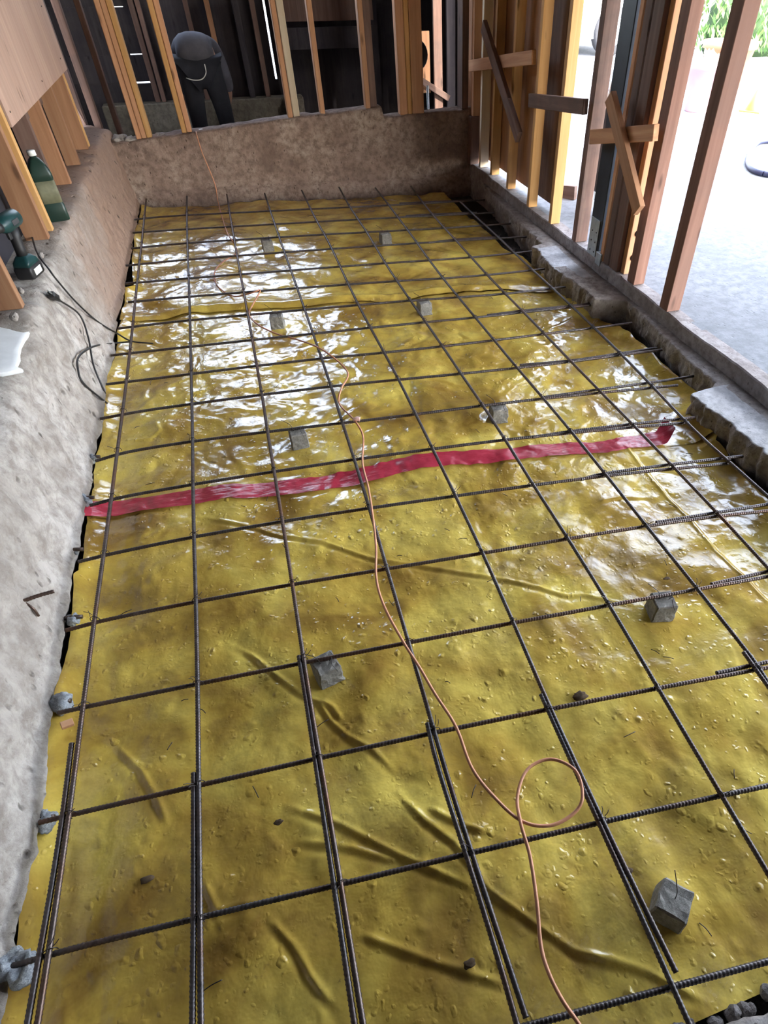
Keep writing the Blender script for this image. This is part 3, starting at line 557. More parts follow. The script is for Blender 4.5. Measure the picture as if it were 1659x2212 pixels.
# red seam tape laid over the joint
tx = np.linspace(-.115, 2.33, 420); wv = np.linspace(-.046, .046, 14)
TX, WV = np.meshgrid(tx, wv, indexing='ij'); TY = tape_y(TX) + WV + .006 * fbm(TX * 7, WV * 0, 91, 3) + .004 * fbm(TX * 20, WV * 10, 92, 2)
G = film_h(np.ascontiguousarray(np.repeat(np.linspace(-.16, 2.79, 500)[:, None], 200, 1)), np.ascontiguousarray(np.repeat(np.linspace(1.3, 2.4, 200)[None], 500, 0)))
fi = np.clip((TX + .16) / 2.95 * 499, 0, 498.9).astype(int); fj = np.clip((TY - 1.3) / 1.1 * 199, 0, 198.9).astype(int)
TZ = G[fi, fj]; k_ = np.ones(5) / 5
TZ = np.apply_along_axis(lambda v: np.convolve(np.pad(v, 2, 'edge'), k_, 'valid'), 0, TZ) + .0075 + .002 * np.abs(fbm(TX * 16, WV * 24, 93, 3))
TZ += .030 * np.exp(-((TX + .125) / .07) ** 2) + .05 * np.clip((TX - 2.25) / .08, 0, 1) ** 1.5
tag(link('seam_tape', npmesh('seam_tape', np.stack([TX, TY + .05 * np.clip((TX - 2.27) / .06, 0, 1), TZ], -1).reshape(-1, 3), grid_faces(420, 14)[:, ::-1]), M_TAPE), 'red tape strip sealing the seam across the yellow plastic', 'tape')
# ================================================================== REBAR MAT
def resample(P, step):
    P = np.asarray(P, float)
    if len(P) > 4:   # smooth hand-measured points
        Q = P.copy(); Q[1:-1] = (P[:-2] + 2 * P[1:-1] + P[2:]) / 4; P = Q
    if len(P) > 2: P = catmull(P, 8)
    d = np.r_[0, np.cumsum(np.linalg.norm(np.diff(P, axis=0), axis=1))]
    n = max(3, int(d[-1] / step)); s = np.linspace(0, d[-1], n)
    return np.stack([np.interp(s, d, P[:, k]) for k in range(3)], 1), s
def rebar_mesh(name, P, r=.0060, pitch=.0088, near=True):
    n = 10 if near else 6
    if near:
        C_, s = resample(P, pitch / 4)
        # four rings a pitch, ring pattern leaning with the angle so that the ribs run slantwise
        a = np.arange(n) * 2 * np.pi / n
        ph = (s[:, None] + .0042 * np.abs(((a + 1.57) % (2 * np.pi)) / np.pi - 1)[None] * 1.3) / pitch
        rib = np.clip(1 - np.abs((ph % 1) - .5) / .26, 0, 1)
        ridge = (np.abs(np.cos(a - .3)) > .985)[None] * .9
        rr = r + .0014 * np.maximum(rib, ridge)
    else:
        C_, s = resample(P, .05); rr = np.full((len(s), n), r + .0006); a = np.arange(n) * 2 * np.pi / n
    Tn = np.gradient(C_, axis=0); Tn /= np.linalg.norm(Tn, axis=1)[:, None]
    X = np.cross(Tn, [0, 0, 1.]); X /= np.linalg.norm(X, axis=1)[:, None]; Y = np.cross(X, Tn)
    V = C_[:, None] + rr[..., None] * (np.cos(a)[None, :, None] * X[:, None] + np.sin(a)[None, :, None] * Y[:, None])
    me = npmesh(name, V.reshape(-1, 3), grid_faces(len(C_), n, True))
    bm = bmesh.new(); bm.from_mesh(me); bmesh.ops.holes_fill(bm, edges=[e for e in bm.edges if e.is_boundary], sides=32); bmesh.ops.recalc_face_normals(bm, faces=bm.faces); bm.to_mesh(me); bm.free()
    return me
ORD = ['first', 'second', 'third', 'fourth', 'fifth', 'sixth', 'seventh', 'eighth', 'ninth', 'tenth', 'eleventh', 'twelfth', 'thirteenth', 'fourteenth', 'fifteenth', 'sixteenth', 'seventeenth', 'eighteenth']
GL, GT = 'long rebars running towards the back wall', 'cross rebars of the mat'
for l, P in L_BARS.items():
    lab = ['ribbed long rebar nearest the left concrete wall'] + ['ribbed long rebar, %s from the left concrete wall' % ORD[k] for k in range(1, 8)] + ['long rebar nearest the broken slab edge at right']
    tag(link('rebar', rebar_mesh('rebar', P), M_BARB if l in (0, 2, 7) else M_BAR), lab[l], 'rebar', GL)
for l, P in L_LAPS.items():
    P = [tuple(p) for p in P]
    tag(link('lapped_rebar', rebar_mesh('lapped_rebar', P), M_BAR), 'rebar lapped side by side against the %s long bar from the left, near the camera' % ORD[l], 'rebar', 'lapped long rebars')
for t, P in T_BARS.items():
    lab = 'cross rebar nearest the camera, at the bottom right' if t == 0 else ('cross rebar nearest the far back wall' if t == 17 else ('%s cross rebar counted from the near end' % ORD[t] if t < 9 else '%s cross rebar counted from the far back wall' % ORD[17 - t]))
    tag(link('rebar', rebar_mesh('rebar', P), M_BARB if t in (2, 3, 4) else M_BAR), lab, 'rebar', GT)
for t, P in T_LAPS.items():
    P = [(x, y, z) for x, y, z in P]
    lab = ('%s cross bar from the near end' % ORD[t]) if t < 9 else ('%s cross bar from the back wall' % ORD[17 - t])
    P = [(x, y + (.006 if t not in (5, 6, 7) else .0), z) for x, y, z in P]
    tag(link('lapped_rebar', rebar_mesh('lapped_rebar', P), M_BAR), 'short rebar lapped onto the right end of the %s' % lab, 'rebar', 'lapped cross rebars')
# tie wires at the crossings
def yat(P, x): return float(np.interp(x, [p[0] for p in P], [p[1] for p in P]))
def xat(P, y):
    q = sorted(P, key=lambda p: p[1]); return float(np.interp(y, [p[1] for p in q], [p[0] for p in q]))
def tie_mesh(seed):
    r_ = random.Random(seed); parts = []
    for s_ in (-1, 1):
        P = [(.0085 * math.cos(a) * .9 + .0, .0115 * s_ * math.sin(a) * 0 + .011 * math.cos(a) * s_, .0145 * math.sin(a)) for a in np.linspace(-.3, 3.5, 14)]
        parts.append((np.array(P), .0011))
    for s_ in (-1, 1):
        b = np.array([.004 * s_, .009, .013]); d = np.array([r_.uniform(-.012, .012), r_.uniform(.006, .02), r_.uniform(.006, .02)])
        parts.append((catmull([b, b + d * .5 + [.002, 0, .002], b + d], 4), .0009))
    return tube_mesh('tie_wire', parts, 6)
TIES = [tie_mesh(k) for k in range(6)]; nt_ = 0
for t, TP in T_BARS.items():
    for l, LP in L_BARS.items():
        y = yat(TP, LP[0][0])
        for _ in range(4): x = xat(LP, y); y = yat(TP, x)
        ys_ = [p[1] for p in LP]
        if not (min(ys_) < y < max(ys_)) or x > TP[-1][0] or x < TP[0][0] or y < -.15: continue
        if x > 2.25 and y < 1.0 or x > 1.5 and y < .1 : continue
        o = link('tie_wire', TIES[(t * 5 + l) % 6], M_WIRE); o.location = (x, y, 0); o.rotation_euler = (0, 0, .78 + ((t * 7 + l * 3) % 4) * 1.57)
        tag(o, 'short twisted black tie wire binding two crossing rebars', 'tie wire', 'tie wires at the rebar crossings'); nt_ += 1
# dobie blocks
def dobie(x, y, rz, label, wires):
    e = empty('concrete_spacer', (x, y, -.0885), rz); tag(e, label, 'concrete spacer block', 'concrete spacer blocks under the mat')
    bm = bmesh.new(); box(bm, (0, 0, .038), (.074, .074, .074), bev=.004)
    bmesh.ops.subdivide_edges(bm, edges=bm.edges[:], cuts=3, use_grid_fill=True)
    for v in bm.verts:
        h = v.co.z / .075; v.co.x *= 1.05 - .1 * h; v.co.y *= 1.05 - .1 * h
        n = .0022 * float(fbm(np.array(v.co.x * 60 + x * 9), np.array(v.co.y * 60 + v.co.z * 50), 5, 3)); v.co += Vector((n, -n, n if h > .2 else 0))
    link('block', bm_mesh('block', bm), M_DOBIE, e)
    for w in wires: link('wire', tube_mesh('wire', [(catmull(w, 5), .0011)], 6), M_WIRE, e)
    return e
two = [[(-.012, 0, .07), (-.02, .01, .10), (-.035, .02, .112), (-.055, .03, .125)], [(.012, 0, .07), (.02, -.012, .098), (.012, -.03, .095), (.02, -.045, .07)]]
DL = ['small concrete spacer block in the far left, under the third cross bar', 'small concrete spacer block in the far right, near the back wall', 'small concrete spacer block left of the cord, behind the overlap ridge', 'small concrete spacer block on the right, just in front of the overlap ridge', 'concrete spacer block left of the cord, just beyond the red tape', 'concrete spacer block on the right, just beyond the red tape', 'concrete spacer block under a bar beside the third long bar lap, casting a shadow', 'concrete spacer block tied under the mat at right, between tape and coiled cord', 'loose concrete spacer block at bottom right with one wire sticking up']
DL[0] = 'small concrete spacer block farthest back on the left, beside the fourth long bar'
DL[2] = 'small concrete spacer block on the left just in front of the overlap ridge'
for k, (x, y, z) in enumerate(CHAIRS):
    if k == 8: dobie(x, y, .75, DL[k], [[(0, 0, .06), (.006, .004, .10), (.012, .016, .135), (.022, .03, .165)]])
    else:
        ty = min(T_BARS.values(), key=lambda P: abs(yat(P, x) - y - .02)); dobie(x, yat(ty, x) - .01, [.05, .1, -.15, .1, .05, -.1, .25, -.2][k], DL[k], two)
# debris: clipped wire ends and crumbs on the film
rr_ = random.Random(3)
for k in range(64):
    x = rr_.uniform(0.0, 2.35); y = rr_.uniform(-.1, 3.4) if k < 48 else rr_.uniform(0, 1.6); a = rr_.uniform(0, 3.14); ln = rr_.uniform(.008, .022)
    P = catmull([(-ln, 0, 0), (0, rr_.uniform(-.002, .002), .002), (ln, 0, 0)], 3)
    o = link('wire_offcut', tube_mesh('wire_offcut', [(P, .0012)], 5), M_WIRE); o.rotation_euler = (0, 0, a)
    z = float(film_h(np.array([[x, x], [x, x]]), np.array([[y, y + .01], [y, y + .01]]))[0, 0]); o.location = (x, y, z + .005)
    tag(o, 'snipped bit of black tie wire lying on the yellow plastic', 'wire offcut', 'snipped wire bits scattered on the plastic')
CL = ['brown dirt clod by the coil of the copper cord', 'small dirt clod on the plastic near the second long bar lap', 'dirt clod between the third and fourth long bars near the bottom', 'dirt clod left of the loose spacer block', 'dirt crumb by the left wall near the bottom left', 'small clod beyond the fold right of the cord']
for k, (x, y, s) in enumerate([(1.355, .60, .016), (.47, .50, .009), (.83, .07, .010), (1.25, .13, .008), (.16, .46, .010), (1.85, .93, .008)]):
    bm = bmesh.new(); bmesh.ops.create_icosphere(bm, subdivisions=3, radius=s)
    for v in bm.verts:
        n = float(fbm(np.array(v.co.x * 90 + k), np.array(v.co.y * 90 + v.co.z * 70), 7, 3)); v.co *= 1 + .35 * n; v.co.z *= .45; v.co.x *= 1.5
    o = link('dirt_clod', bm_mesh('dirt_clod', bm, True), M_CLOD); o.location = (x, y, -.08); tag(o, CL[k], 'dirt clod', 'dirt clods on the plastic')
# ================================================================== ANCHORS AT THE LEFT WALL
def blob(x, y, z, s, label, seed):
    e = empty('dowel_anchor', (x, y, z)); tag(e, label, 'rebar anchor', 'epoxied rebar anchors along the left wall')
    bm = bmesh.new(); bmesh.ops.create_icosphere(bm, subdivisions=4, radius=s)
    for v in bm.verts:
        n = float(fbm(np.array(v.co.x * 38 + seed * 3.1), np.array(v.co.y * 38 + v.co.z * 31), 100 + seed, 4)); v.co *= 1 + .42 * n; v.co.x *= .85; v.co.y *= 1.1
    link('epoxy', bm_mesh('epoxy', bm, True), M_EPOXY, e)
    o = link('dowel_stub', tube_mesh('dowel_stub', [(np.array([(-.05, .004, .012), (.0, .0, .012), (.03, -.004, .008)]), .0068)], 8), M_BARB, e)
    return e
for k, (x, y, z, s, lab) in enumerate([(-.084, 1.325, -.045, .024, 'grey epoxy lump with rebar stub at the left wall, at the fifth cross bar'), (-.080, 1.005, -.045, .026, 'pale grey epoxy lump at the left wall above the wood chip'), (-.078, .665, -.045, .027, 'grey epoxy lump at the left wall, second nearest the camera'), (-.078, .340, -.03, .036, 'large grey epoxy lump at the left wall nearest the camera'), (-.103, 2.205, -.03, .016, 'dark small epoxy lump at the left wall just beyond the red tape'), (-.10, 1.93, -.03, .020, 'dark epoxy lump at the left end of the red tape'), (-.104, 1.63, -.025, .012, 'small dark anchor at the left wall just in front of the red tape')]): blob(x, y, z, s, lab, k)
o = link('wood_chip', bm_mesh('wood_chip', (lambda b: (box(b, (0, 0, 0), (.03, .02, .012), bev=.001), b)[1])(bmesh.new())), M_STUD); o.location = (-.058, .935, -.05); o.rotation_euler = (.2, .3, .4)
tag(o, 'small reddish wood chip wedged under an epoxy lump at the left wall', 'wood chip')
e = empty('rusty_spike', (-.118, 1.26, .145)); tag(e, 'short rusty rebar spike sticking out of the left concrete face', 'rebar spike')
link('spike', rebar_mesh('spike', [(-.03, -.012, .0), (.02, .008, -.006), (.06, .02, -.012)], .0055, .0088, True), M_BARB, e)
link('bent_nail', tube_mesh('bent_nail', [(catmull([(-.012, -.008, -.005), (.004, -.02, -.025), (.006, -.024, -.055)], 4), .004)], 8), M_BARB, e)
o = link('plaster_smear', None) if False else None
bm = bmesh.new(); box(bm, (0, 0, 0), (.13, .40, .016), bev=.004); bmesh.ops.subdivide_edges(bm, edges=bm.edges[:], cuts=6, use_grid_fill=True)
for v in bm.verts:
    n = float(fbm(np.array(v.co.x * 14), np.array(v.co.y * 14), 111, 3)); v.co.x += .016 * n; v.co.y += .02 * n; v.co.z += .002 * n
o = link('plaster_patch', bm_mesh('plaster_patch', bm, True), M_PLASTER); o.location = (-.25, 2.36, .408); o.rotation_euler = (0, .22, .05)
tag(o, 'white plaster patch on the broken top of the left wall near the camera', 'plaster')
# crumbs on the lip of the left wall
for k, (x, y, s, lab) in enumerate([(-.235, 3.22, .013, 'pale pebble on the left wall top beside the driver'), (-.25, 2.80, .012, 'pale pebble on the left wall top in front of the driver'), (-.225, 2.52, .016, 'pale pebble beside the nearest left stud')]):
    bm = bmesh.new(); bmesh.ops.create_icosphere(bm, subdivisions=2, radius=s)
    for v in bm.verts: v.co *= 1 + .3 * float(vnoise(np.array(v.co.x * 120 + k * 5), np.array(v.co.y * 120 + v.co.z * 60), 3)); v.co.y *= 1.5
    o = link('pebble', bm_mesh('pebble', bm, True), M_CONC_R); o.location = (x, y, .446 + s * .6); tag(o, lab, 'pebble', 'pebbles on the left wall top')
# ================================================================== CORDS
e = empty('power_cord', CORD[0]); tag(e, 'copper coloured cord winding from the back wall over the mat to a near loop', 'cord')
P = catmull(np.array(CORD) - np.array(CORD[0]), 7)
link('cord', tube_mesh('cord', [(P, .0042)], 8), M_CORD, e)
o = link('joint', tube_mesh('joint', [(catmull([(0, 0, 0), (.012, -.006, .006), (.025, -.01, .004)], 4), .010)], 8), plain('pink_connector', (.72, .45, .38), .5), e); o.location = np.array(CORD[26]) - np.array(CORD[0])
BC = BLACK_CORDS
e = empty('extension_cord', BC[0][0]); tag(e, 'black extension cord with a plug lying over the lip of the left wall', 'cord')
b0 = np.array(BC[0][0]); link('cable', tube_mesh('cable', [(catmull(np.array(BC[0]) - b0, 8), .0042)], 8), M_BLACK, e)
d = Vector(BC[0][0]) - Vector(BC[0][1]); d.normalize(); q = d.to_track_quat('Z', 'Y')
bm = bmesh.new(); box(bm, (0, 0, .026), (.034, .026, .05), bev=.006); bmesh.ops.create_cone(bm, cap_ends=True, segments=12, radius1=.007, radius2=.012, depth=.03, matrix=Matrix.Translation((0, 0, -.010)))
pl = link('plug', bm_mesh('plug', bm), M_BLACK, e); pl.rotation_mode = 'QUATERNION'; pl.rotation_quaternion = q
for sx, sy in ((-.008, 0), (.008, 0), (0, .007)):
    bm = bmesh.new(); box(bm, (sx, sy, .062), (.003, .007 if sy == 0 else .004, .024), bev=.0006); link('prong', bm_mesh('prong', bm), M_GALV, pl)
o = link('black_cable', tube_mesh('black_cable', [(catmull(BC[1], 8), .0042)], 8), M_BLACK); tag(o, 'thin black cable running down from the driver to the left edge of the plastic', 'cable')
o = link('black_cable', tube_mesh('black_cable', [(catmull(BC[2], 8), .0045)], 8), M_BLACK); tag(o, 'black cable bowed in a loop against the left concrete face', 'cable')
# ================================================================== LEFT STUD WALL
XL = -.295
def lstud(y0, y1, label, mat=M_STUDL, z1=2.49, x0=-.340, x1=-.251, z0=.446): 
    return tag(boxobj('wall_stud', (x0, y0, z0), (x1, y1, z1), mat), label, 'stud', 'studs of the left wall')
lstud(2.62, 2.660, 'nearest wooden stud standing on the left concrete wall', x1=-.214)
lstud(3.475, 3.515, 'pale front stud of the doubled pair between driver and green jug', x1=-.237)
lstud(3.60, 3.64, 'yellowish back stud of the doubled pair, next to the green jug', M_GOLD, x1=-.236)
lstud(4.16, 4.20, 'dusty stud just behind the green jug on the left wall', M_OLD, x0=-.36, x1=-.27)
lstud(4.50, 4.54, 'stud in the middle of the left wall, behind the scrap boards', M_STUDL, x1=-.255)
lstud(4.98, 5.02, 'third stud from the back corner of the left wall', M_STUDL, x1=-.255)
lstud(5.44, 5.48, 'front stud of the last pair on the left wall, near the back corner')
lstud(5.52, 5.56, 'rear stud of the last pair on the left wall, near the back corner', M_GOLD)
def tilted(name, p0, p1, w, t, mat, label, cat, side=(1, 0, 0), group=None): return tag(beam(name, p0, p1, w, t, mat, side), label, cat, group)
tilted('scrap_board', (-.325, 4.30, .45), (-.325, 4.34, .80), .018, .085, M_STUD, 'short scrap board standing behind the green jug', 'board', group='scrap boards behind the left studs')
tilted('scrap_board', (-.335, 4.66, .45), (-.345, 4.70, .98), .018, .14, M_PALE, 'pale splintered board standing behind the left studs', 'board', group='scrap boards behind the left studs')
tilted('blocking', (-.345, 4.20, .80), (-.345, 4.99, .80), .03, .035, M_OLD, 'grey horizontal batten between the left studs below the plywood', 'blocking')
# plywood sheet on the stud faces
e = empty('plywood_sheet', (-.244, 4.68, .872)); tag(e, 'large plywood sheet nailed on the left studs at the top left', 'plywood')
bm = bmesh.new(); box(bm, (0, 0, .60), (.011, 1.975, 1.20), bev=.001); link('sheet', bm_mesh('sheet', bm), M_PLY, e)
for k, (y, z) in enumerate([(-.92, .05), (-.83, .30), (.86, .07), (.86, .33), (.03, .05)]):
    bm = bmesh.new(); bmesh.ops.create_cone(bm, cap_ends=True, segments=8, radius1=.004, radius2=.004, depth=.003); o = link('nail', bm_mesh('nail', bm), M_WIRE, e); o.location = (.007, y, z); o.rotation_euler = (0, 1.57, 0)
# green jug
e = empty('plastic_jug', (-.232, 3.80, .447), .25); tag(e, 'dark green plastic jug with a faded label standing on the left wall top', 'jug')
def rr_loft(name, secs, mat, parent, n=6):
    V = []
    for (hx, hy, r, z, ox) in secs:
        for cx, cy, a0 in ((1, 1, 0), (-1, 1, 90), (-1, -1, 180), (1, -1, 270)):
            for k in range(n):
                a = math.radians(a0 + 90 * k / (n - 1)); V.append((cx * (hx - r) + r * math.cos(a) + ox, cy * (hy - r) + r * math.sin(a), z))
    m = 4 * n; me = npmesh(name, V, grid_faces(len(secs), m, True))
    bm = bmesh.new(); bm.from_mesh(me); bmesh.ops.holes_fill(bm, edges=[q for q in bm.edges if q.is_boundary], sides=99); bm.to_mesh(me); bm.free()
    return link(name, me, mat, parent)
rr_loft('body', [(.046, .046, .012, 0, 0), (.050, .050, .014, .006, 0), (.050, .050, .014, .075, 0), (.047, .047, .014, .08, 0), (.047, .047, .014, .19, 0), (.050, .050, .014, .195, 0), (.050, .050, .014, .215, 0), (.040, .040, .016, .25, 0), (.024, .030, .014, .275, 0), (.016, .016, .0155, .282, 0), (.016, .016, .0155, .292, 0)], M_GREEN, e)
o = rr_loft('label', [(.0482, .0482, .014, .085, 0), (.0482, .0482, .014, .185, 0)], M_LABEL, e)
lathe('cap', [(0, .312), (.018, .312), (.0195, .31), (.0195, .29), (0, .29)], 18, M_WHITE, e)
link('handle', tube_mesh('handle', [(catmull([(0, .014, .285), (0, .034, .298), (0, .052, .28), (0, .048, .235)], 6), .008)], 8), M_GREEN, e)
# impact driver
e = empty('impact_driver', (-.238, 2.985, .448), -.25); tag(e, 'teal and black cordless impact driver standing on its battery on the left wall', 'impact driver')
rr_loft('battery', [(.034, .052, .010, 0, 0), (.037, .056, .010, .006, 0), (.037, .056, .010, .040, 0), (.034, .050, .010, .050, 0)], M_BLACK, e)
rr_loft('battery_shoe', [(.035, .052, .010, .049, 0), (.034, .046, .012, .066, 0), (.022, .026, .012, .085, 0)], M_TEAL, e)
V = []
link('grip', tube_mesh('grip', [(np.array([(0, .0, .075), (0, .004, .11), (0, .010, .15), (0, .012, .19)]), np.array([.022, .021, .0215, .025]))], 14), M_BLACK, e)
h = lathe('head', [(0, -.085), (.024, -.083), (.033, -.07), (.035, -.02), (.035, .02), (.030, .045), (.023, .062), (.016, .068), (0, .068)], 20, M_TEAL, e); h.location = (0, .0, .215); h.rotation_euler = (math.radians(90), 0, 0)
h = lathe('nose', [(0, .0), (.022, .0), (.018, .022), (.011, .026), (.011, .045), (.0, .045)], 16, M_BLACK, e); h.location = (0, -.066, .215); h.rotation_euler = (math.radians(90), 0, 0)
o = boxobj('trigger', (-.008, -.034, .155), (.008, -.014, .185), M_BLACK, e, .004)
o = boxobj('side_badge', (.0335, -.02, .205), (.0365, .03, .225), M_FABRIC, e, .001)
o = boxobj('battery_label', (.0365, -.03, .01), (.0385, .03, .036), M_WHITE, e, .0005)
# ================================================================== BACK STUD WALL (on the sloping stem wall)
def bl(x): return backline(x) + .035
def bstud(x0, x1, label, mat=M_STUD, z1=2.49, dy=0.0, dep=.089, z0=None, g='studs on the back concrete wall'):
    xm = (x0 + x1) / 2; zb = float(topz(np.array(xm))) + .012 if z0 is None else z0; y = bl(xm) + dy
    return tag(boxobj('wall_stud', (x0, y, zb), (x1, y + dep, z1), mat, bev=.005), label, 'stud', g)
bstud(.018, .056, 'left piece of the tripled stud on the back wall')
bstud(.0575, .0955, 'middle piece of the tripled stud on the back wall')
bstud(.097, .138, 'right piece of the tripled stud on the back wall', M_GOLD)
bstud(.372, .4105, 'left piece of the doubled stud in front of the bending worker', M_GOLD)
bstud(.412, .451, 'right piece of the doubled stud in front of the bending worker')
bstud(1.222, 1.262, 'left piece of the doubled stud left of the back opening')
bstud(1.264, 1.318, 'rough right piece of the doubled stud left of the back opening', M_PALE)
bstud(1.484, 1.524, 'single slim stud in the middle of the back opening')
bstud(1.858, 1.898, 'pinkish stud just left of the step in the back wall')
bstud(1.899, 1.958, 'grey weathered stud right at the step in the back wall', M_OLD, dy=.03)
bstud(2.140, 2.205, 'left piece of the built-up post on the lower back wall')
bstud(2.207, 2.243, 'narrow middle piece of the built-up post on the lower back wall', M_GOLD)
bstud(2.245, 2.345, 'wide right piece of the built-up post on the lower back wall')
bstud(2.668, 2.722, 'grey brown corner post at the right end of the back wall', M_OLD, dep=.14)
# dark studs at the far left corner
for x0, y0, x1, mat, lab in ((-.17, 6.50, -.13, M_OLD, 'dark stud at the back left corner, nearest the left wall'), (-.06, 6.86, .02, M_OLD, 'dark doubled stud behind the back left corner'), (-.30, 6.34, -.25, M_OLD, 'dim stud in the shadow of the back left corner'), (-.46, 6.62, -.40, M_OLD, 'dim stud deepest in the back left corner')):
    tag(boxobj('wall_stud', (x0, y0, -.10), (x1, y0 + .089, 3.28), mat), lab, 'stud', 'dark studs at the back left corner')
tilted('brace', (-.30, 6.36, .02), (-.62, 6.40, 1.6), .035, .05, M_OLD, 'thin slanted batten leaning in the back left corner', 'brace', (0, 1, 0))
# rubble heap in the corner on the back wall
for k, (x, y, s, lab) in enumerate([(-.03, 6.10, .05, 'grey rubble lump left of the tripled back stud'), (-.11, 6.14, .06, 'rubble lump in the back left corner on the wall'), (.19, 6.10, .035, 'pale rubble lump right of the tripled back stud'), (.52, 6.05, .02, 'white stone chip on the back wall beside the cord')]):
    bm = bmesh.new(); bmesh.ops.create_icosphere(bm, subdivisions=3, radius=s)
    for v in bm.verts: v.co *= 1 + .35 * float(fbm(np.array(v.co.x * 30 + k * 5), np.array(v.co.y * 30 + v.co.z * 26), 7 + k, 3)); v.co.z *= .5
    o = link('rubble', bm_mesh('rubble', bm, True), M_CONC_R if k != 3 else M_WHITE); o.location = (x, y, float(topz(np.array(x))) + s * .3); tag(o, lab, 'rubble', 'rubble on the back wall')
# ---- inside the dark back room
for k, (x, w, mat, lab) in enumerate([(.10, .05, M_OLD, 'reddish dim stud of the far room, left of the worker'), (.16, .04, M_OLD, 'second dim stud of the far room, left of the worker'), (.60, .045, M_OLD, 'dim stud of the far room above the worker'), (.80, .05, M_STUD, 'brown stud of the far room right behind the worker'), (1.07, .06, M_DARKBOARD, 'dark stud of the far room between worker and light gap'), (1.235, .05, M_OLD, 'reddish stud of the far room beside the light gap')]):
    tag(boxobj('far_stud', (x - w / 2, 8.20, .311), (x + w / 2, 8.29, 2.6), mat), lab, 'stud', 'studs of the dark far room')
tag(boxobj('header_board', (1.42, 8.0, .935), (2.42, 8.04, 1.32), M_OLD), 'upper reddish board high in the dark back opening', 'board')
tag(boxobj('header_board', (1.42, 8.05, .71), (2.42, 8.09, .885), M_DARKBOARD), 'lower brown board high in the dark back opening', 'board')
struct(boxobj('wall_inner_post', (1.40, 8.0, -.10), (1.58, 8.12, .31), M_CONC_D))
for px_ in (1.43, 2.40): tag(boxobj('post', (px_, 8.095, -.10), (px_ + .08, 8.18, 1.4), M_DARKBOARD), 'dark post %s the back opening' % ('at the left of' if px_ < 2 else 'at the right of'), 'post')
tag(boxobj('board', (2.50, 6.62, .50), (2.632, 6.64, .945), M_STUD), 'orange board standing beyond the built-up post', 'board')
h = lathe('bucket', [(0, 0), (.10, 0), (.115, .17), (.11, .17), (.096, .01), (0, .01)], 24, M_BLACK); h.location = (2.445, 6.60, .80); h.rotation_euler = (math.radians(90), 0, 0); tag(h, 'dark round bucket hung beside the orange board', 'bucket')
o = link('conduit', tube_mesh('conduit', [(np.array([(2.515, 6.30, -.1), (2.515, 6.30, .30), (2.515, 6.30, .60)]), .011)], 10), M_GALV); tag(o, 'thin grey vertical pipe right of the built-up post', 'pipe')
for k, (x0, x1, mat) in enumerate(((2.665, 2.745, M_OLD), (2.79, 2.87, M_DARKBOARD), (2.90, 2.99, M_DARKBOARD))):
    tag(boxobj('door_board', (x0, 6.60, -.1), (x1, 6.63, 2.4), mat), ['reddish upright board left of the blackened boards', 'blackened upright board, left of two', 'blackened upright board, right of two by the corner post'][k], 'board', 'upright boards beyond the right corner')
tilted('ledger', (2.50, 6.58, .62), (2.80, 6.585, .455), .05, .03, M_OLD, 'grey slanted board low beyond the right corner', 'board', (0, 0, 1))
# ================================================================== RIGHT STUD WALL ON THE CURB
ZC = .117
def rstud(y0, y1, label, mat, x0=2.735, x1=2.822, z1=2.49): return tag(boxobj('wall_stud', (x0, y0, ZC), (x1, y1, z1), mat), label, 'stud', 'studs of the open wall at right')
rstud(2.455, 2.53, 'nearest stud of the right wall, standing alone by the driveway', M_RED, 2.727, 2.806)
rstud(2.825, 2.90, 'stud right beside the bolted orange post', M_RED, 2.738, 2.806)
e = empty('hold_down_post', (2.80, 2.985, ZC)); tag(e, 'orange post with two bolts and washers in the cluster at right', 'post')
bm = bmesh.new(); box(bm, (0.005, .02, 1.18), (.085, .04, 2.36), bev=.002); link('stud', bm_mesh('stud', bm), M_STUD, e)
for z in (.09, .22):
    w = lathe('washer', [(0, 0), (.018, 0), (.018, .003), (.008, .0035), (0, .0035)], 14, M_WIRE, e); w.location = (.004, -.001, z); w.rotation_euler = (math.radians(90), 0, 0)
    b = lathe('bolt', [(0, 0), (.009, 0), (.009, .012), (0, .014)], 6, M_GALV, e); b.location = (.012, -.003, z); b.rotation_euler = (math.radians(90), 0, 0)
rstud(3.03, 3.12, 'brown stud left of the bolted orange post', M_OLD, 2.738, 2.81)
rstud(3.135, 3.195, 'second brown stud of the cluster, left of the first', M_OLD, 2.738, 2.81)
rstud(3.205, 3.24, 'pale edged stud between the dark steel column and the brown studs', M_STUD, 2.735, 2.79)
e = empty('steel_column', (2.80, 3.35, ZC)); tag(e, 'dark blue steel column in the right stud wall', 'column')
bm = bmesh.new(); box(bm, (0, 0, 1.18), (.12, .14, 2.36), bev=.004); link('shaft', bm_mesh('shaft', bm), M_POSTBLUE, e)
o = boxobj('strap', (-.066, -.05, -.02), (-.060, .055, .20), M_GALV, e, .001)
for k in range(6):
    n_ = lathe('nail_head', [(0, 0), (.005, 0), (.004, .002), (0, .0025)], 8, M_WIRE, o); n_.location = (-.0035, -.03 + .05 * (k % 2), .04 + .055 * (k // 2)); n_.rotation_euler = (0, -1.57, 0)
o = boxobj('foot_angle', (-.075, -.14, -.03), (-.01, -.075, .04), M_GALV, e, .002)
rstud(3.565, 3.62, 'dark shaded stud left of the steel column', M_OLD, 2.728, 2.812)
rstud(3.945, 3.985, 'golden stud left of the shaded stud, beside the folded chair', M_GOLD, 2.722, 2.79)
rstud(4.345, 4.385, 'golden stud fourth from the back corner on the right wall', M_GOLD, 2.722, 2.79)
rstud(4.83, 4.87, 'golden stud behind the lower end of the far diagonal brace', M_GOLD, 2.745, 2.812)
rstud(5.26, 5.30, 'golden brown stud near the back corner on the right wall', M_GOLD, 2.765, 2.835)
